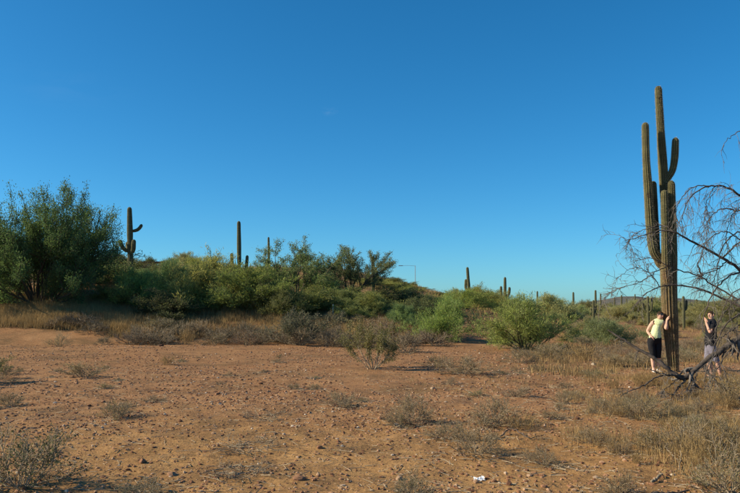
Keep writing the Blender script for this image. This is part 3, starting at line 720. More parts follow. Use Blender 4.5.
    limb([(744, 322, -.5), (732, 330, -.7), (720, 340, -.8), (716, 358, -.9), (712, 372, -.9)], 1.0, .5, 4, .4, .2)
    limb([(748, 296, -.8), (734, 302, -.9), (724, 314, -1), (716, 330, -1), (714, 348, -1)], .9, .4, 4, .4, .2)
    limb([(697, 370, -.4), (694, 384, -.6), (690, 398, -.8), (692, 412, -1.0)], 1.2, .5, 12, .35, .15)
    limb([(680, 377, -.42), (672, 384, -.6), (664, 390, -.7), (660, 400, -.9)], 1.0, .4, 9, .3, .12)
    limb([(674, 232, -.5), (664, 226, -.4), (650, 228, -.4), (636, 234, -.3), (626, 246, -.3)], .9, .35, 14, .4, .06)
    limb([(668, 266, .5), (655, 272, .4), (640, 282, .3), (622, 288, .3), (604, 298, .3)], 1.0, .35, 16, .4, .06)
    limb([(660, 287, .3), (652, 276, .2), (640, 268, .1), (628, 270, .1), (618, 278, .1)], .9, .35, 14, .4, .06)
    limb([(740, 240, -.6), (728, 232, -.6), (716, 234, -.6), (706, 244, -.6), (700, 258, -.6)], 1.2, .4, 16, .4, .2)
    limb([(745, 205, -.2), (734, 212, -.3), (728, 226, -.3), (726, 244, -.3)], 1.0, .4, 14, .4, .25)
    limb([(715, 186, -.3), (709, 196, -.3), (705, 210, -.3), (704, 228, -.3)], .8, .35, 10, .35, .25)
    limb([(726, 262, -.4), (716, 270, -.4), (704, 274, -.4), (692, 284, -.4)], 1.2, .4, 12, .4, .1)
dead_tree()

# ------------------------------------------------------------------ people
def person(name, loc, rotz, bones, extra_tubes, clothes, head, label, hair_pts, sunglasses):
    """bones: list of (a, b) vertex names over dict P; skin radii Rr"""
    P, Rr, E = bones; names = list(P)
    me = bpy.data.meshes.new('body'); idx = {n: i for i, n in enumerate(names)}
    me.from_pydata([P[n] for n in names], [(idx[a], idx[b]) for a, b in E], [])
    o = bpy.data.objects.new('body_tmp', me); COL.objects.link(o)
    m = o.modifiers.new('s', 'SKIN'); m.use_smooth_shade = True
    if not me.skin_vertices: me.attributes  # created by the modifier below
    sv = me.skin_vertices[0].data if me.skin_vertices else None
    if sv is None:
        import bmesh
        bm = bmesh.new(); bm.from_mesh(me); bm.verts.layers.skin.verify(); bm.to_mesh(me); bm.free(); sv = me.skin_vertices[0].data
    for n in names:
        rr = Rr[n]; rr = rr if isinstance(rr, tuple) else (rr, rr)
        sv[idx[n]].radius = rr; sv[idx[n]].use_root = (n == 'pelvis')
    ss = o.modifiers.new('u', 'SUBSURF'); ss.levels = 2; ss.render_levels = 2
    bpy.context.view_layer.update()
    ev = o.evaluated_get(bpy.context.evaluated_depsgraph_get()); em = ev.to_mesh()
    V = np.array([v.co[:] for v in em.vertices]); F4 = np.array([p.vertices[:] for p in em.polygons if len(p.vertices) == 4])
    F3 = np.array([p.vertices[:] for p in em.polygons if len(p.vertices) == 3]).reshape(-1, 3)
    N = np.array([v.normal[:] for v in em.vertices]); ev.to_mesh_clear()
    bpy.data.objects.remove(o)
    # clothing: faces of the body nearest to given bones, pushed outwards
    segs = [(np.array(P[a]), np.array(P[b]), (a, b)) for a, b in E]
    mr = lambda n: float(np.mean(Rr[n]))
    RS = {(a, b): (mr(a) + mr(b)) / 2 for a, b in E}
    def nearest(pts):
        D = []; T = []
        for a, b, _ in segs:
            t = np.clip(((pts - a) @ (b - a)) / ((b - a) @ (b - a)), 0, 1); c = a + t[:, None] * (b - a)
            D.append(np.linalg.norm(pts - c, axis=1) / RS[_]); T.append(t)
        D = np.array(D); i = D.argmin(0); return i, np.array(T)[i, np.arange(len(pts))]
    root = bpy.data.objects.new(name, None); COL.objects.link(root); root.location = loc; root.rotation_euler = (0, 0, rotz)
    tag(root, label, 'person')
    A = Acc(); A.add(V, F4)
    if len(F3): A.f[3].append(F3)
    for pts, rad in extra_tubes:
        v, f = tube(resample(np.array(pts, float), 7), np.interp(np.linspace(0, 1, 7), np.linspace(0, 1, len(rad)), rad), 6); A.add(v, f)
    # nose and ears
    hc, hr, hd, hside = head
    def blob(c, s, seg=8):
        u = np.linspace(0, 2 * np.pi, seg, endpoint=False); t = np.linspace(.001, np.pi - .001, 6)
        U, T = np.meshgrid(u, t); pts = np.stack([np.sin(T) * np.cos(U) * s[0], np.sin(T) * np.sin(U) * s[1], np.cos(T) * s[2]], -1).reshape(-1, 3) + c
        i = np.arange(5)[:, None] * seg; j = np.arange(seg)[None, :]
        return pts, np.stack([i + j, i + seg + j, i + seg + (j + 1) % seg, i + (j + 1) % seg], -1).reshape(-1, 4)
    A.add(*blob(hc + hd * hr * .98 - np.array([0, 0, .012]), (.016, .02, .026)))
    for s in (-1, 1): A.add(*blob(hc + hside * s * hr * .90 + np.array([0, 0, -.012]), (.010, .014, .026)))
    link('body', A.mesh('body', [M['skin']], True), root)
    fi, ft = nearest(V[F4].mean(1))
    for cname, mat, rule, off in clothes:
        keep = np.array([rule(segs[i][2], t, c) for i, t, c in zip(fi, ft, V[F4].mean(1))])
        ff = F4[keep]; used = np.unique(ff); mp = -np.ones(len(V), int); mp[used] = np.arange(len(used))
        link(cname, mesh_np(cname, V[used] + N[used] * off, [mp[ff]], [M[mat]], True), root)
    # hair: part of an ellipsoid round the skull
    u = np.linspace(0, 2 * np.pi, 24, endpoint=False); t = np.linspace(.02, hair_pts, 12); U, T = np.meshgrid(u, t)
    up = np.array([0, 0, 1.]); ax = -hd * .95 + up * .9; ax = nrm(ax); s1 = hside; s2 = np.cross(ax, s1)
    Q = V[(np.linalg.norm(V - hc, axis=1) < .17) & (V[:, 2] > hc[2] - .04)]; hh = nrm(np.array([hd[0], hd[1], 0]))
    rng3 = [((Q - hc) @ q).min() for q in (hh, hside, up)], [((Q - hc) @ q).max() for q in (hh, hside, up)]
    mid = [(a + b) / 2 for a, b in zip(*rng3)]; ext = [(b - a) / 2 for a, b in zip(*rng3)]
    top_z = rng3[1][2]; hc0 = hc + hh * mid[0] + hside * mid[1]
    hr_s, hr_d = ext[1] * 1.08 / 1.07, max(ext[0] * 1.08, top_z * .9)
    hv = hc0 + (np.sin(T)[..., None] * (np.cos(U)[..., None] * s1 * hr_s * 1.07 + np.sin(U)[..., None] * s2 * hr_d * 1.06) + np.cos(T)[..., None] * ax * max(hr_d, top_z) * 1.07)
    hv = hv.reshape(-1, 3) + np.random.default_rng(3).normal(0, .003, (288, 3))
    i = np.arange(11)[:, None] * 24; j = np.arange(24)[None, :]
    hf = np.stack([i + j, i + 24 + j, i + 24 + (j + 1) % 24, i + (j + 1) % 24], -1).reshape(-1, 4)
    link('hair', mesh_np('hair', hv, [hf], [M['hair']], True), root)
    E2 = Acc()
    for s in (-1, 1):
        c = hc + hd * hr * .93 + hside * s * hr * .40 + np.array([0, 0, .016])
        E2.add(*blob(c, (.024, .018, .017) if sunglasses else (.011, .011, .009)))
    if sunglasses:
        for s in (-1, 1):
            v, f = tube(np.array([hc + hd * hr * .9 + hside * s * hr * .75 + up * .02, hc + hside * s * hr * 1.03 + up * .02]), [.005, .005], 5); E2.add(v, f)
        v, f = tube(np.array([hc + hd * hr * 1.02 - hside * .03 + up * .02, hc + hd * hr * 1.02 + hside * .03 + up * .02]), [.006, .006], 5); E2.add(v, f)
    link('sunglasses' if sunglasses else 'eyes', E2.mesh('eyes', [M['glass']], True), root)
    Mo = Acc(); v, f = tube(np.array([hc + hd * hr * .93 + hside * s * .024 - up * .052 for s in (-1, 0, 1)]), [.004, .007, .004], 5); Mo.add(v, f)
    link('mouth', Mo.mesh('mouth', [M['lip']], True), root)
    return root

def fingers(wrist, palm, d, side, curl):
    """five tapered chains: d = direction of the hand, side = across the palm, curl = where the fingers bend to"""
    wrist, palm, d, side, curl = [np.array(x, float) for x in (wrist, palm, d, side, curl)]
    d, side, curl = nrm(d), nrm(side), nrm(curl); out = []
    for k, L in ((-1.5, .062), (-.5, .075), (.5, .08), (1.5, .07)):
        b = palm + side * k * .019; m = b + d * L * .5 + curl * .008; e = m + d * L * .35 + curl * L * .45
        out.append(([b - d * .02, b + d * .01, m, e], [.010, .0095, .0088, .0065]))
    b = palm - d * .045 + side * .03
    out.append(([b - side * .01, b + side * .025 + d * .02, b + side * .035 + d * .05 + curl * .02], [.012, .011, .008]))
    return out

def shoe(root, ankle, toe, mat):
    a, t = np.array(ankle, float), np.array(toe, float); d = t - a; d[2] = 0; d = nrm(d); s = np.array([-d[1], d[0], 0])
    prof = [(-.075, .034, .075), (-.05, .04, .085), (0, .04, .085), (.05, .042, .065), (.10, .047, .05), (.15, .043, .04), (.178, .02, .028)]
    v = []; n = 8
    for x, hw, h in prof:
        for q in range(n):
            an = 2 * math.pi * q / n; zz = max(0, .5 + .5 * math.sin(an) * 1.25)
            v.append(np.array([a[0], a[1], 0]) + d * x + s * math.cos(an) * hw + np.array([0, 0, min(zz, 1) * h]))
    f = [[i * n + j, i * n + (j + 1) % n, (i + 1) * n + (j + 1) % n, (i + 1) * n + j] for i in range(len(prof) - 1) for j in range(n)]
    me = bpy.data.meshes.new('shoe'); me.from_pydata([tuple(x) for x in v], [], f + [list(range(n))[::-1], [(len(prof) - 1) * n + j for j in range(n)]])
    me.materials.append(M[mat]); me.polygons.foreach_set('use_smooth', [True] * len(me.polygons))
    o = link('shoe', me, root); m = o.modifiers.new('u', 'SUBSURF'); m.levels = m.render_levels = 1
    return o

def people():
    # woman leaning on the saguaro
    P = dict(pelvis=(-.02, 0, .83), belly=(.02, -.02, .95), waist=(.035, -.01, 1.05), chest=(.075, 0, 1.17), upchest=(.10, .0, 1.26), neck=(.118, -.01, 1.325), jaw=(.135, -.03, 1.375), head=(.145, -.03, 1.43), crown=(.15, -.02, 1.475),
             rhip=(-.11, 0, .77), lhip=(.07, 0, .77), rknee=(-.075, -.03, .44), lknee=(.07, .0, .44), rcalf=(-.07, .005, .32), lcalf=(.075, .03, .32), rank=(-.06, .01, .09), lank=(.09, .05, .09), rtoe=(-.08, -.10, .035), ltoe=(.09, -.06, .035),
             rsho=(-.05, 0, 1.235), lsho=(.225, -.02, 1.24), relb=(-.17, .05, 1.02), rwri=(-.13, -.09, .90), rpal=(-.11, -.12, .865),
             lelb=(.235, -.17, 1.07), lwri=(.235, -.19, 1.28), lpal=(.262, -.165, 1.34))
    Rr = dict(pelvis=(.15, .12), belly=(.145, .125), waist=(.125, .105), chest=(.135, .115), upchest=(.10, .08), neck=.05, jaw=.066, head=(.082, .09), crown=(.068, .075),
              rhip=.098, lhip=.098, rknee=.062, lknee=.062, rcalf=.058, lcalf=.058, rank=.036, lank=.036, rtoe=.03, ltoe=.03,
              rsho=.058, lsho=.058, relb=.043, lelb=.043, rwri=.028, lwri=.028, rpal=(.034, .018), lpal=(.034, .018))
    E = [('pelvis', 'belly'), ('belly', 'waist'), ('waist', 'chest'), ('chest', 'upchest'), ('upchest', 'neck'), ('neck', 'jaw'), ('jaw', 'head'), ('head', 'crown'),
         ('pelvis', 'rhip'), ('rhip', 'rknee'), ('rknee', 'rcalf'), ('rcalf', 'rank'), ('rank', 'rtoe'), ('pelvis', 'lhip'), ('lhip', 'lknee'), ('lknee', 'lcalf'), ('lcalf', 'lank'), ('lank', 'ltoe'),
         ('upchest', 'rsho'), ('rsho', 'relb'), ('relb', 'rwri'), ('rwri', 'rpal'), ('upchest', 'lsho'), ('lsho', 'lelb'), ('lelb', 'lwri'), ('lwri', 'lpal')]
    fx = fingers(P['rwri'], P['rpal'], (.3, -.6, -.7), (.3, .6, -.3), (.4, .6, -.2)) + fingers(P['lwri'], P['lpal'], (.45, .25, .8), (.2, -.9, .2), (.6, .5, .1))
    torso = {('pelvis', 'belly'), ('belly', 'waist'), ('waist', 'chest'), ('chest', 'upchest')}
    low = {('pelvis', 'rhip'), ('rhip', 'rknee'), ('pelvis', 'lhip'), ('lhip', 'lknee'), ('rknee', 'rcalf'), ('lknee', 'lcalf')}
    top = lambda e, t, c: (e in torso and c[2] > .86) or (e in {('upchest', 'rsho'), ('upchest', 'lsho'), ('pelvis', 'rhip'), ('pelvis', 'lhip')} and t < .75 and c[2] > .86)
    pant = lambda e, t, c: ((e in low) or (e in torso)) and .36 < c[2] < .90 and not (e[1].endswith('calf') and t > .75)
    Y = 18.25; x = at(656, 369, Y).x; g = ghf(x, Y)
    hd = nrm(np.array([.30, -.93, -.1]))
    w_ = person('person', (x, Y, g), 0, (P, Rr, E), fx, [('tank_top', 'tank', top, .014), ('capri_trousers', 'black', pant, .012)],
                (np.array([.145, -.03, 1.435]), .088, hd, nrm(np.array([.93, .30, 0]))), 'person in pale green sleeveless top and black capris leaning on the tall saguaro', 1.75, True)
    for a, t in (('rank', 'rtoe'), ('lank', 'ltoe')): shoe(w_, P[a], P[t], 'white')
    # man behind the dead branches
    P = dict(pelvis=(-.07, 0, .80), belly=(-.055, 0, .92), waist=(-.045, 0, 1.02), chest=(-.03, 0, 1.16), upchest=(-.02, 0, 1.27), neck=(-.02, 0, 1.345), jaw=(-.035, -.015, 1.40), head=(-.03, -.015, 1.455), crown=(-.025, 0, 1.505),
             rhip=(-.10, -.08, .75), lhip=(-.06, .08, .75), rknee=(.0, -.12, .42), lknee=(-.10, .13, .41), rcalf=(.05, -.1, .30), lcalf=(-.03, .15, .30), rank=(.12, -.07, .09), lank=(.02, .18, .09), rtoe=(.03, -.17, .035), ltoe=(-.10, .15, .035),
             rsho=(-.06, -.18, 1.235), lsho=(.03, .18, 1.235), relb=(-.20, -.26, 1.05), rwri=(-.25, -.20, 1.27), rpal=(-.255, -.18, 1.335),
             lelb=(.08, .24, 1.0), lwri=(.02, .22, .80), lpal=(-.0, .21, .74))
    Rr = dict(pelvis=(.125, .125), belly=(.125, .125), waist=(.12, .12), chest=(.135, .135), upchest=(.11, .10), neck=.056, jaw=.068, head=(.083, .088), crown=(.07, .072),
              rhip=.095, lhip=.095, rknee=.062, lknee=.062, rcalf=.06, lcalf=.06, rank=.038, lank=.038, rtoe=.03, ltoe=.03,
              rsho=.064, lsho=.064, relb=.045, lelb=.045, rwri=.03, lwri=.03, rpal=(.036, .02), lpal=(.036, .02))
    fx = fingers(P['rwri'], P['rpal'], (-.1, .2, 1), (.3, -.9, 0), (-.9, .2, .2)) + fingers(P['lwri'], P['lpal'], (-.15, -.05, -1), (-.9, .2, .1), (.2, -.9, .1))
    sleeves = {('upchest', 'rsho'), ('upchest', 'lsho')}
    top = lambda e, t, c: (e in torso and c[2] > .74) or e in sleeves or (e in {('rsho', 'relb'), ('lsho', 'lelb')} and t < .62) or (e in {('pelvis', 'rhip'), ('pelvis', 'lhip')} and c[2] > .76)
    pant = lambda e, t, c: (e in low or e in torso) and .40 < c[2] < .80 and not e[1].endswith('calf')
    Y = 16.7; x = at(714.5, 377, Y).x; g = ghf(x, Y)
    hd = nrm(np.array([-.93, -.37, 0]))
    m_ = person('person', (x, Y, g), 0, (P, Rr, E), fx, [('shorts', 'shorts', pant, .02), ('t_shirt', 'black', top, .022)],
                (np.array([-.03, -.015, 1.46]), .088, hd, nrm(np.array([.37, -.93, 0]))), 'person in black shirt and light shorts with a raised hand behind the dead branches', 1.9, False)
    for a, t in (('rank', 'rtoe'), ('lank', 'ltoe')): shoe(m_, P[a], P[t], 'shoe')
    m_.scale = (.9, .95, 1)
people()

# ------------------------------------------------------------------ small plants of the foreground
GR, BR, TN = (.26, .215, .11), (.255, .19, .10), (.34, .265, .13)
SMALL = [  # kind, px, base row, top row, width px, label, colour
 ('low', 26, 482, 424, 86, 'large grey-green shrub cut by the lower left corner of the picture', (.075, .095, .045)),
 ('low', 85, 376, 361, 40, 'grey-brown tuft with a long shadow on the left dirt', GR),
 ('low', 3, 378, 362, 26, 'small grey tuft at the left frame edge', GR),
 ('low', 119, 416, 399, 30, 'thin weed with a straight shadow in the left foreground', GR),
 ('low', 60, 346, 331, 20, 'pale upright weed at the dirt edge below the large tree', TN),
 ('tuft', 187, 345, 326, 16, 'dry upright straw clump at the dirt edge on the left', TN),
 ('tuft', 168, 364, 355, 14, 'small straw tuft on the dirt right of the grey-brown tuft', TN),
 ('low', 12, 404, 392, 24, 'low weed on the dirt above the corner shrub', GR),
 ('mat', 244, 470, 456, 62, 'flattened mat of grey dead twigs nearest the bottom left of centre', GR),
 ('mat', 248, 446, 436, 66, 'flattened mat of grey twigs just above the nearest twig mat', GR),
 ('mat', 263, 416, 408, 44, 'small grey twig mat farthest of the three in a row', GR),
 ('low', 341, 405, 391, 28, 'small brown tuft on bare dirt below the twiggy shrub', BR),
 ('low', 412, 420, 392, 36, 'upright brown-grey bushlet in the centre foreground', BR),
 ('low', 397, 424, 410, 22, 'small weed attached to the left of the upright bushlet', GR),
 ('low', 474, 450, 418, 52, 'tangled dry shrub with a dark base above the white scrap', BR),
 ('low', 445, 436, 420, 34, 'sparse weed left of the tangled dry shrub', GR),
 ('low', 493, 422, 397, 46, 'dry shrub behind the tangled shrub at centre right', BR),
 ('low', 462, 373, 355, 52, 'broad dry shrub right of the lone twiggy shrub', BR),
 ('low', 436, 366, 354, 22, 'low yellowish weed by the lone twiggy shrub', TN),
 ('low', 412, 492, 468, 40, 'weed at the bottom frame edge near the centre', (.12, .12, .06)),
 ('low', 150, 492, 478, 50, 'weed at the bottom frame edge on the left', (.12, .12, .07)),
 ('tuft', 523, 428, 412, 30, 'thin straw clump right of the tangled shrub', TN),
 ('low', 548, 358, 343, 36, 'grey weed in front of the bright green bush', GR),
 ('low', 520, 362, 346, 34, 'grey weed below the left side of the bright green bush', GR),
 ('tuft', 581, 360, 342, 30, 'straw clump right of the bright green bush', TN),
 ('low', 604, 412, 396, 26, 'brown weed on the dirt left of the dead limb', BR),
 ('low', 640, 415, 394, 40, 'grey weed under the drooping dead limb', GR),
 ('low', 652, 446, 426, 44, 'grey shrub in the dry grass below the dead limb tips', GR),
 ('low', 694, 450, 420, 46, 'dark-based dry shrub in the right foreground grass', BR),
 ('low', 722, 488, 436, 70, 'large grey-green shrub in the lower right corner', (.19, .175, .09)),
 ('low', 735, 446, 416, 40, 'dry shrub cut by the right frame edge', GR),
 ('low', 615, 492, 470, 34, 'brown weed at the bottom edge right of the stones', BR),
 ('low', 560, 402, 390, 16, 'tiny weed on the dirt in front of the woman', BR),
 ('low', 640, 366, 350, 24, 'brown weed at the woman\'s feet', BR),
 ('low', 590, 440, 424, 40, 'sparse dry weed on the right-hand dirt', BR),
 ('low', 540, 460, 446, 34, 'small dry weed right of the reddish stone', BR),
 ('low', 735, 400, 374, 44, 'yellow-brown shrub behind the dead limb at right edge', TN),
 ('low', 330, 346, 330, 30, 'brown shrub at the dirt edge left of the lone twiggy shrub', BR),
 ('low', 404, 352, 330, 36, 'dark brown shrub behind the lone twiggy shrub', (.10, .08, .055)),
 ('creosote', 300, 345, 310, 60, 'grey feathery shrub in front of the pale-trunked tree', (.10, .11, .075)),
]
for k, (kind, px, base, top, wp, lab, col) in enumerate(SMALL):
    nm = {'low': 'desert_shrub', 'tuft': 'straw_tuft', 'mat': 'twig_mat', 'creosote': 'creosote_bush'}[kind]
    place(kind, nm, px, 0, top, wp, lab, 'dry twigs' if kind == 'mat' else 'grass tuft' if kind == 'tuft' else 'shrub', None, col, k, None, base, .02)

for (xx, yy, hh, ww) in ((-8.6, 15.4, .75, 1.3), (-8.4, 12.9, .6, 1.1), (-10.2, 17.6, .7, 1.4), (-6.9, 10.4, .5, .9)):
    place_world('creosote', 'creosote_bush', xx, yy, hh, ww, '%s shrub standing at or beyond the left picture edge' % {15.4: 'second farthest', 12.9: 'second nearest', 17.6: 'farthest', 10.4: 'nearest'}[yy], 'shrub', 'shrubs beyond the left edge', (.14, .15, .06), 1)
def scatter_small(n, pxr, yr, hr, wr, label, group, cols, seed, kind='low', name='desert_shrub', cat='shrub'):
    rg = np.random.default_rng(seed)
    for i in range(n):
        Y = math.sqrt(rg.uniform(yr[0] ** 2, yr[1] ** 2)); x = at(rg.uniform(*pxr), 340, Y).x; h = rg.uniform(*hr)
        c = cols[rg.integers(len(cols))]; c = tuple(float(q * rg.uniform(.8, 1.2)) for q in c)
        place_world(kind, name, x, Y, h, h * rg.uniform(*wr), label, cat, group, c, int(rg.integers(12)), rg.uniform(0, 6.28), .02)
DK = (.085, .07, .052)  # dark grey-brown, deepened so the dirt-edge row carries a painted shadow band
scatter_small(38, (50, 345), (31.0, 35.0), (.35, .8), (1.6, 2.4), 'dark dirt-edge shrub', 'shrubs along the dirt edge', [DK, DK, BR, (.10, .10, .07)], 31)
scatter_small(16, (330, 470), (29, 40), (.4, .9), (1.5, 2.4), 'brown shrub in the loose row', 'shrubs behind the twiggy shrub', [DK, BR, GR], 32)
scatter_small(60, (545, 765), (19.5, 34), (.2, .5), (1.5, 2.6), 'grey-brown shrub on grass', 'low shrubs behind the saguaro', [GR, BR, TN], 33)
scatter_small(40, (600, 765), (8.0, 14.5), (.08, .22), (1.4, 2.6), 'small dry weed in lower-right grass', 'weeds in the lower right grass', [GR, BR, TN], 34)
scatter_small(46, (600, 765), (7.2, 17), (.12, .32), (.9, 1.6), 'thin straw tuft in lower-right grass', 'straw tufts at lower right', [TN], 39, 'tuft', 'straw_tuft', 'grass tuft')
scatter_small(26, (430, 620), (9.0, 19), (.07, .2), (1.4, 2.6), 'small dry weed on right-hand dirt', 'weeds on the right dirt', [GR, BR], 35)
scatter_small(26, (-20, 420), (8.5, 24), (.05, .13), (1.5, 3.0), 'tiny dry weed on left-hand dirt', 'weeds on the left dirt', [GR, BR], 36)
scatter_small(40, (540, 760), (34, 70), (.35, .8), (1.6, 2.6), 'dry brown shrub on the plain', 'dry shrubs on the far plain', [GR, BR, DK], 37)
scatter_small(30, (60, 430), (37, 62), (.4, .9), (1.6, 2.4), 'dry brown shrub on the rise', 'dry shrubs on the rise', [GR, BR, DK], 38)

# ------------------------------------------------------------------ dry grass, uncountable
def grass(name, n_clump, per, pxr, yr, hr, wd, seed, spread=.10, dens=None, label=None, sq=True, val=(.2, 1)):
    rg = np.random.default_rng(seed)
    Y = np.sqrt(rg.uniform(yr[0] ** 2, yr[1] ** 2, n_clump)) if sq else rg.uniform(yr[0], yr[1], n_clump)
    px = rg.uniform(pxr[0], pxr[1], n_clump); X = (px - CX) / FPX * Y
    if dens is not None:
        k = rg.random(n_clump) < dens(X, Y); X, Y = X[k], Y[k]
    k = (np.hypot(X - 7.2, (Y - 17.3) * .8) > 1.25) & (np.hypot(X - 7.9, Y - 16.2) > 1.0); X, Y = X[k], Y[k]      # trodden soil round the people
    m = len(X); size = rg.uniform(.6, 1.15, m); cv = rg.uniform(val[0], val[1], m)
    ci = np.repeat(np.arange(m), per); N = len(ci)
    x = X[ci] + rg.normal(0, spread, N) * size[ci]; y = Y[ci] + rg.normal(0, spread, N) * size[ci]; z = gh(x, y) - .01
    h = rg.uniform(hr[0], hr[1], N) * size[ci]; a = rg.uniform(0, 2 * np.pi, N); ln = np.abs(rg.normal(0, .38, N))
    b = rg.uniform(0, 2 * np.pi, N); wv = np.stack([np.cos(b), np.sin(b), np.zeros(N)], 1) * (wd * rg.uniform(.6, 1.4, N))[:, None] / 2
    base = np.stack([x, y, z], 1); dd = np.stack([np.cos(a) * np.sin(ln), np.sin(a) * np.sin(ln), np.cos(ln)], 1)
    mid = base + dd * (h * .6)[:, None]; dd2 = dd + np.stack([np.cos(a), np.sin(a), -.4 + 0 * a], 1) * (.5 * ln)[:, None]
    tip = mid + dd2 * (h * .45)[:, None]
    v = np.stack([base - wv, base + wv, mid + wv * .6, mid - wv * .6, tip], 1).reshape(-1, 3)
    o = np.arange(N)[:, None] * 5; f4 = o + np.array([[0, 1, 2, 3]]); f3 = o + np.array([[3, 2, 4]])
    vals = np.clip(cv[ci] * .7 + rg.uniform(0, .3, N), 0, 1)
    me = mesh_np(name, v, [f4, f3], [M['grass']], False, fattr={'v': np.concatenate([vals, vals])})
    ob = link('dry_grass', me); tag(ob, label, 'grass', kind='stuff')
patch = lambda s, lo, seed: (lambda X, Y: np.clip((vnoise(X / s, Y / s, seed) - lo) / (1 - lo) * 2.2, 0, 1))
grass('g1', 2600, 22, (-40, 132), (34.0, 41), (.2, .5), .018, 1, .16, None, 'golden dry grass beneath the large left tree', val=(.55, 1))
grass('g2', 3800, 20, (110, 440), (32.8, 42), (.2, .48), .020, 2, .16, patch(3, .16, 4), 'dry tan grass between the shrubs at the foot of the rise')
grass('g3', 3000, 16, (60, 560), (42, 95), (.2, .5), .035, 3, .22, None, 'dry grass over the slope of the rise')
grass('g4', 2700, 13, (530, 790), (17, 70), (.10, .30), .016, 4, .18, patch(3, .35, 8), 'dry grass on the plain behind the saguaro', sq=False)
grass('g5', 1900, 10, (560, 800), (6.8, 17), (.06, .24), .006, 5, .08, patch(1.1, .5, 9), 'dry yellow grass in the lower right foreground', sq=False)
grass('g6', 900, 9, (400, 640), (6.5, 22), (.04, .15), .006, 6, .07, patch(1.6, .35, 10), 'sparse short straw on the right half of the dirt')
grass('g7', 500, 8, (-60, 420), (6.3, 26), (.03, .10), .006, 7, .07, patch(1.6, .4, 11), 'sparse short straw on the left half of the dirt')
grass('g8', 3000, 10, (430, 900), (70, 200), (.25, .6), .05, 8, .3, None, 'dry grass on the distant plain')

def debris(n, seed):
    rg = np.random.default_rng(seed); src = [(o.location.x, o.location.y, max(o.scale.x, .2)) for o in COL.objects if o.name.startswith(('desert_shrub', 'twig_mat')) and o.location.y < 22]
    pk = rg.integers(0, len(src), n); S_ = np.array(src)[pk]; free = rg.random(n) < .35
    X = S_[:, 0] + rg.normal(0, .32, n) * np.minimum(S_[:, 2], 1.2); Y = S_[:, 1] + rg.normal(0, .32, n) * np.minimum(S_[:, 2], 1.2)
    Yf = rg.uniform(5.6, 20, n); X = np.where(free, rg.uniform(-.55, .58, n) * Yf, X); Y = np.where(free, Yf, Y)
    L = rg.uniform(.02, .14, n) * rg.uniform(.4, 1, n); a = rg.uniform(0, np.pi, n); wd = rg.uniform(.002, .0055, n)
    d = np.stack([np.cos(a), np.sin(a), rg.normal(0, .16, n)], 1) * L[:, None]; t = np.stack([-np.sin(a), np.cos(a), 0 * a], 1) * wd[:, None]; up = np.array([0, 0, 1.]) * wd[:, None] * 1.3
    c = np.stack([X, Y, gh(X, Y) + .008], 1)
    v = np.stack([c - d - t, c - d + t, c - d + up, c + d - t * .6, c + d + t * .6, c + d + up * .6], 1).reshape(-1, 3); o = np.arange(n)[:, None] * 6
    f4 = np.concatenate([o + np.array([q]) for q in ((0, 1, 4, 3), (1, 2, 5, 4), (2, 0, 3, 5))])
    me = mesh_np('twig_litter', v, [f4], [M['twig']], False)
    tag(link('twig_litter', me), 'broken dry twigs and stems littering the dirt', 'litter', kind='stuff')
debris(9000, 91)

# ------------------------------------------------------------------ gravel and stones
def ico(sub, rg, jag=.22):
    import bmesh
    bm = bmesh.new(); bmesh.ops.create_icosphere(bm, subdivisions=sub, radius=1)
    v = np.array([x.co[:] for x in bm.verts]); f = np.array([[q.index for q in p.verts] for p in bm.faces]); bm.free()
    n = rg.normal(0, 1, (7, 3)); n /= np.linalg.norm(n, axis=1)[:, None]
    for q in n:      # chop facets
        d = v @ q; lim = rg.uniform(.55, .85); v = v - np.maximum(d - lim, 0)[:, None] * q
    return v * (1 + rg.normal(0, jag * .25, (len(v), 1))), f
def gravel(name, n, pxr, yr, smin, smax, seed, label, power=2.4):
    rg = np.random.default_rng(seed); shapes = [ico(1, rg) for _ in range(6)]
    V = []; Fs = []; A = []; off = 0
    Y = rg.uniform(yr[0], yr[1], n); X = (rg.uniform(*pxr, n) - CX) / FPX * Y
    k = rg.random(n) < np.clip(.25 + 1.3 * (vnoise(X / 2.1, Y / 2.1, 13) - .2), .12, 1); X, Y = X[k], Y[k]; n = len(X)
    s = smin + (smax - smin) * rg.random(n) ** power * .9; Z = gh(X, Y); which = rg.integers(0, 6, n)
    for q in range(6):
        m = np.where(which == q)[0]; v, f = shapes[q]; a = rg.uniform(0, 6.28, len(m)); sc = s[m][:, None] * rg.uniform(.6, 1.2, (len(m), 3)) * np.array([1, 1, .62])
        p = v[None] * sc[:, None, :]; c, s_ = np.cos(a)[:, None], np.sin(a)[:, None]
        x = p[..., 0] * c - p[..., 1] * s_ + X[m][:, None]; y = p[..., 0] * s_ + p[..., 1] * c + Y[m][:, None]; z = p[..., 2] + (Z[m] + s[m] * .12)[:, None]
        V.append(np.stack([x, y, z], -1).reshape(-1, 3)); Fs.append((f[None] + (np.arange(len(m)) * len(v))[:, None, None] + off).reshape(-1, 3)); off += len(m) * len(v)
        A.append(np.repeat(np.clip(rg.beta(2, 2, len(m)), 0, 1), len(f)))
    me = mesh_np(name, np.concatenate(V), [np.concatenate(Fs)], [M['gravel']], False, fattr={'v': np.concatenate(A)})
    tag(link('gravel', me), label, 'gravel', kind='stuff')
gravel('gravel_near', 26000, (-60, 800), (5.6, 14), .006, .036, 51, 'loose reddish pebbles over the near dirt')
gravel('gravel_mid', 26000, (-60, 800), (12, 31), .011, .05, 52, 'loose reddish pebbles over the farther dirt')

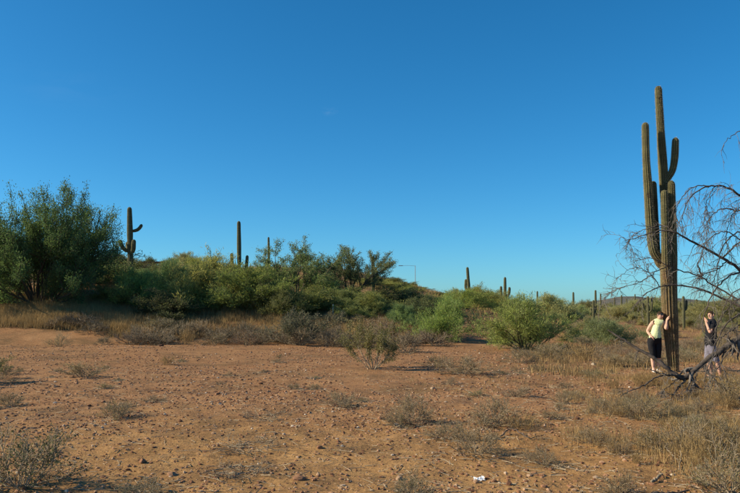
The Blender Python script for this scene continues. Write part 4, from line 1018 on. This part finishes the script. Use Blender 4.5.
rg = np.random.default_rng(60)
STONES = []
for k in range(5):
    v, f = ico(3, rg, .1)
    v = v * (1 + .10 * (vnoise(v[:, 0] * 2 + 9 + k, v[:, 1] * 2 + v[:, 2] * 3, k)[:, None] - .5))
    STONES.append(mesh_np('stone', v, [f], [M['stone']], False))
def stone(px, base, wpx, label, group=None, fl=.7, k=0):
    Y = 1.6 * FPX / (base - HOR)
    for _ in range(5):
        x = at(px, base, Y).x; Y = (CAMZ - ghf(x, Y)) * FPX / (base - HOR)
    s = wpx / FPX * Y / 2; z = ghf(x, Y)
    o = link('stone', STONES[k % 5]); o.location = (x, Y, z + s * fl * .45); o.scale = (s, s * .85, s * fl); o.rotation_euler = (rg.uniform(-.15, .15), rg.uniform(-.15, .15), rg.uniform(0, 6.28))
    if group: SCAT.append((o, px, base, label))
    tag(o, label, 'stone', group)
for i, (px, b, wp, lab) in enumerate([
  (508.5, 480, 8, 'squarish reddish stone right of the white scrap'), (494, 477, 7, 'dark stone between the white scrap and the reddish stone'), (476, 478, 7, 'pale stone just below the white scrap'),
  (320, 445, 7.5, 'upright red-brown stone alone in the centre foreground'), (298, 475, 17, 'flat dark stone near the bottom left of centre'), (399, 475, 9, 'brown stone near the bottom centre'),
  (577, 417, 6, 'pale pinkish stone on the right-hand dirt'), (563, 393, 6, 'pale stone on the dirt left of the dead limb'), (478, 462, 5, 'small grey stone just above the white scrap'), (396, 423, 6, 'pale stone at the foot of the upright bushlet'),
  (172, 471, 12, 'dark stone at the lower left beyond the corner shrub'), (143, 459, 9, 'greyish stone left of the twig mats'), (103, 401, 5, 'white pebble on the left dirt'), (433, 388, 6, 'dark stone below the broad dry shrub'), (380, 417, 6, 'dark stone left of the upright bushlet')]):
    stone(px, b, wp, lab, None, .7 if wp < 12 else .4, i)
for i in range(70):
    b = 345 + 145 * rg.random() ** .8; px = rg.uniform(0, 660)
    stone(px, b, rg.uniform(2.2, 5.5), 'small reddish stone on open dirt', 'small stones on the dirt', rg.uniform(.45, .8), i)

# white scrap of litter
def scrap():
    b = 473; Y = 1.6 * FPX / (b - HOR); x = at(479, b, Y).x; g = ghf(x, Y)
    n = 9; u, v = np.meshgrid(np.linspace(-1, 1, n), np.linspace(-1, 1, n)); rg = np.random.default_rng(8)
    X = u * .05 + rg.normal(0, .005, u.shape); Yv = v * .032 + rg.normal(0, .005, u.shape); Z = .012 + .014 * rg.normal(0, 1, u.shape) * .5 + .014 * np.abs(u) * v + .006
    i = np.arange(n - 1)[:, None] * n; j = np.arange(n - 1)[None, :]; f = np.stack([i + j, i + j + 1, i + n + j + 1, i + n + j], -1).reshape(-1, 4)
    me = mesh_np('scrap', np.stack([X, Yv, np.maximum(Z, .004)], -1).reshape(-1, 3), [f], [M['white']], False)
    o = link('paper_scrap', me); o.location = (x, Y, g); m = o.modifiers.new('t', 'SOLIDIFY'); m.thickness = .003
    tag(o, 'crumpled white scrap lying among stones in the foreground', 'litter')
scrap()

# fallen sticks
def stick(pts_px, r0, r1, label, mat='dead', lift=.02):
    P = []
    for px, b, up in pts_px:
        Y = 1.6 * FPX / (b - HOR); x = at(px, b, Y).x; P.append((x, Y, ghf(x, Y) + lift + up))
    P = np.array(P); o0 = P[0].copy(); q = resample(P - o0, 22); q[1:-1] += np.random.default_rng(int(pts_px[0][0])).normal(0, .006, q[1:-1].shape)
    rr = np.linspace(r0, r1, 22) * (1 + .25 * (np.random.default_rng(4).random(22) - .5)); rr[0] *= .12; rr[1] *= .8; rr[-1] *= .1; q[1] = q[0] * .75 + q[1] * .25; v, f = tube(q, rr, 7); me = mesh_np('stick', v, [f], [M[mat]], True)
    o = link('stick', me); o.location = o0; tag(o, label, 'stick')
stick([(628, 486, .01), (640, 489, 0), (660, 490, .02), (676, 488, 0), (690, 487, .01)], .018, .008, 'dark fallen branch lying along the bottom right edge')
stick([(651, 478, 0), (657, 474, .01), (662, 470, .01)], .014, .008, 'short piece of dry wood in the lower right dirt', 'twig')
stick([(730, 493, 0), (726, 487, .04), (721, 481, .12)], .010, .008, 'pale bare stick poking up in the lower right corner', 'twig')
stick([(679, 468, 0), (681, 455, .06), (684, 440, .18), (688, 433, .22)], .008, .004, 'tall pale straw stalk bent over in the right grass', 'twig')
stick([(680, 463, 0), (672, 457, .03), (665, 451, .06)], .007, .004, 'pale forked twig leaning on the right grass', 'twig')
stick([(500, 433, 0), (512, 430, .05), (528, 436, .02), (545, 433, .02)], .009, .004, 'thin dark twig on the dirt right of the tangled shrub')
stick([(228, 464, .02), (236, 463, .03), (250, 464, .02), (262, 463, .01)], .012, .006, 'dead branch lying on the nearest twig mat', 'twig')

# ------------------------------------------------------------------ lamp post, marker post, rail
def boxv(x0, x1, y0, y1, z0, z1):
    v = np.array([(x, y, z) for x in (x0, x1) for y in (y0, y1) for z in (z0, z1)], float)
    f = np.array([(0, 1, 3, 2), (4, 6, 7, 5), (0, 4, 5, 1), (2, 3, 7, 6), (0, 2, 6, 4), (1, 5, 7, 3)]); return v, f
def lamp():
    Y = 125; x = at(415.3, 280, Y).x; g = ghf(x, Y); H = at(415.3, 265.5, Y).z - g
    root = bpy.data.objects.new('street_lamp', None); COL.objects.link(root); root.location = (x, Y, g); tag(root, 'thin grey street lamp with a long arm, far off on the skyline', 'street lamp')
    for nm, pts, r in (('pole', [(0, 0, -.2), (0, 0, H * .5), (0, 0, H)], [.07, .058, .045]), ('arm', [(0, 0, H * .985), (-1.1, 0, H * 1.0), (-2.2, 0, H * .995)], [.025, .022, .022])):
        v, f = tube(resample(np.array(pts), 12), np.interp(np.linspace(0, 1, 12), [0, .5, 1], r), 8); link(nm, mesh_np(nm, v, [f], [M['metal']], True), root)
    v, f = boxv(-2.9, -2.15, -.14, .14, H * .985, H * .985 + .11); link('lamp_head', mesh_np('lamp_head', v, [f], [M['metal']]), root)
lamp()
def post():
    Y = 38.5; x = at(333, 314, Y).x; g = ghf(x, Y); z1 = at(333, 306.5, Y).z - g
    z1 = .75; v, f = tube(np.array([(0, 0, -.1), (0, 0, z1 - .03), (0, 0, z1)]), [.03, .03, .02], 8)
    n = len(v); v = np.vstack([v, [[0, 0, z1]]]); cap = np.array([[16 + j, 16 + (j + 1) % 8, n] for j in range(8)])
    o = link('marker_post', mesh_np('marker_post', v, [f, cap], [M['post']])); o.location = (x, Y, g); tag(o, 'small white marker post among grass before the bushes', 'post')
post()
def rail():
    Y = 70; a, b = at(138, 262, Y), at(182, 263, Y); g0 = ghf(a.x, Y)
    root = bpy.data.objects.new('guard_rail', None); COL.objects.link(root); root.location = (a.x, Y, g0); tag(root, 'dark low rail along the crest behind the left bushes', 'rail')
    L = b.x - a.x; zt = max(at(160, 261.5, Y).z - g0, .7)
    v, f = boxv(0, L, -.04, .04, zt - .22, zt); link('rail_beam', mesh_np('rail_beam', v, [f], [M['rust']]), root)
    for k in range(4):
        xx = L * (k + .2) / 3.6; zg = ghf(a.x + xx, Y) - g0 - .2
        v, f = boxv(xx, xx + .12, .05, .17, zg, zt - .03); link('post', mesh_np('post', v, [f], [M['rust']]), root)
rail()

# ------------------------------------------------------------------ labels of the scattered things: by the nearest landmark
MARKS = [('large left tree', 45, 250), ('left armed saguaro', 129, 235), ('tall spire saguaro', 239, 245), ('pale-trunked tree', 296, 270), ('airy tree', 351, 265), ('lamp post', 415, 277),
  ('white marker post', 333, 311), ('leaning saguaro', 467, 278), ('two-armed saguaro', 505, 288), ('bright green bush', 524, 320), ('plain saguaro cluster', 596, 300), ('candelabra saguaro', 648, 305),
  ('tall saguaro trunk', 671, 330), ('leaning woman', 656, 340), ('man in black', 713, 340), ('dead limb elbow', 687, 377), ('dead limb tip', 610, 331), ('lone twiggy shrub', 373, 345), ('white scrap', 479, 471),
  ('lower-left corner shrub', 26, 455), ('nearest twig mat', 244, 465), ('farthest twig mat', 263, 412), ('red-brown upright stone', 320, 442), ('upright brown bushlet', 412, 405), ('tangled dry shrub', 474, 432),
  ('lower-right corner shrub', 718, 455), ('grey-brown left tuft', 85, 369), ('thin left weed', 119, 408), ('dirt-edge straw', 187, 336), ('low rounded green bush', 602, 325), ('pinkish stone', 577, 415), ('broad dry shrub', 462, 364),
  ('flat dark stone', 298, 473), ('reddish square stone', 508, 477), ('dark-based bright bush', 444, 315)]
ORD = ['', 'second ', 'third ', 'fourth ', 'fifth ', 'sixth ', 'seventh ', 'eighth ', 'ninth ', 'tenth ', 'eleventh ', 'twelfth ', 'thirteenth ', 'fourteenth ', 'fifteenth ', 'sixteenth ', 'seventeenth ', 'eighteenth ', 'nineteenth ', 'twentieth ']
buckets = {}
for o, px, py, lab in SCAT:
    best = min(MARKS, key=lambda m: (m[1] - px) ** 2 + 2.0 * (m[2] - py) ** 2)
    dx, dy = px - best[1], (py - best[2]) * 1.5
    side = ('left of' if dx < 0 else 'right of') if abs(dx) >= abs(dy) else ('above' if dy < 0 else 'below')
    buckets.setdefault((lab, best[0], side), []).append((math.hypot(dx, dy), o))
for (lab, mk, side), lst in buckets.items():
    for i, (d, o) in enumerate(sorted(lst, key=lambda q: q[0])):
        if i < len(ORD): o['label'] = '%s, %snearest %s the %s' % (lab, ORD[i], side, mk)
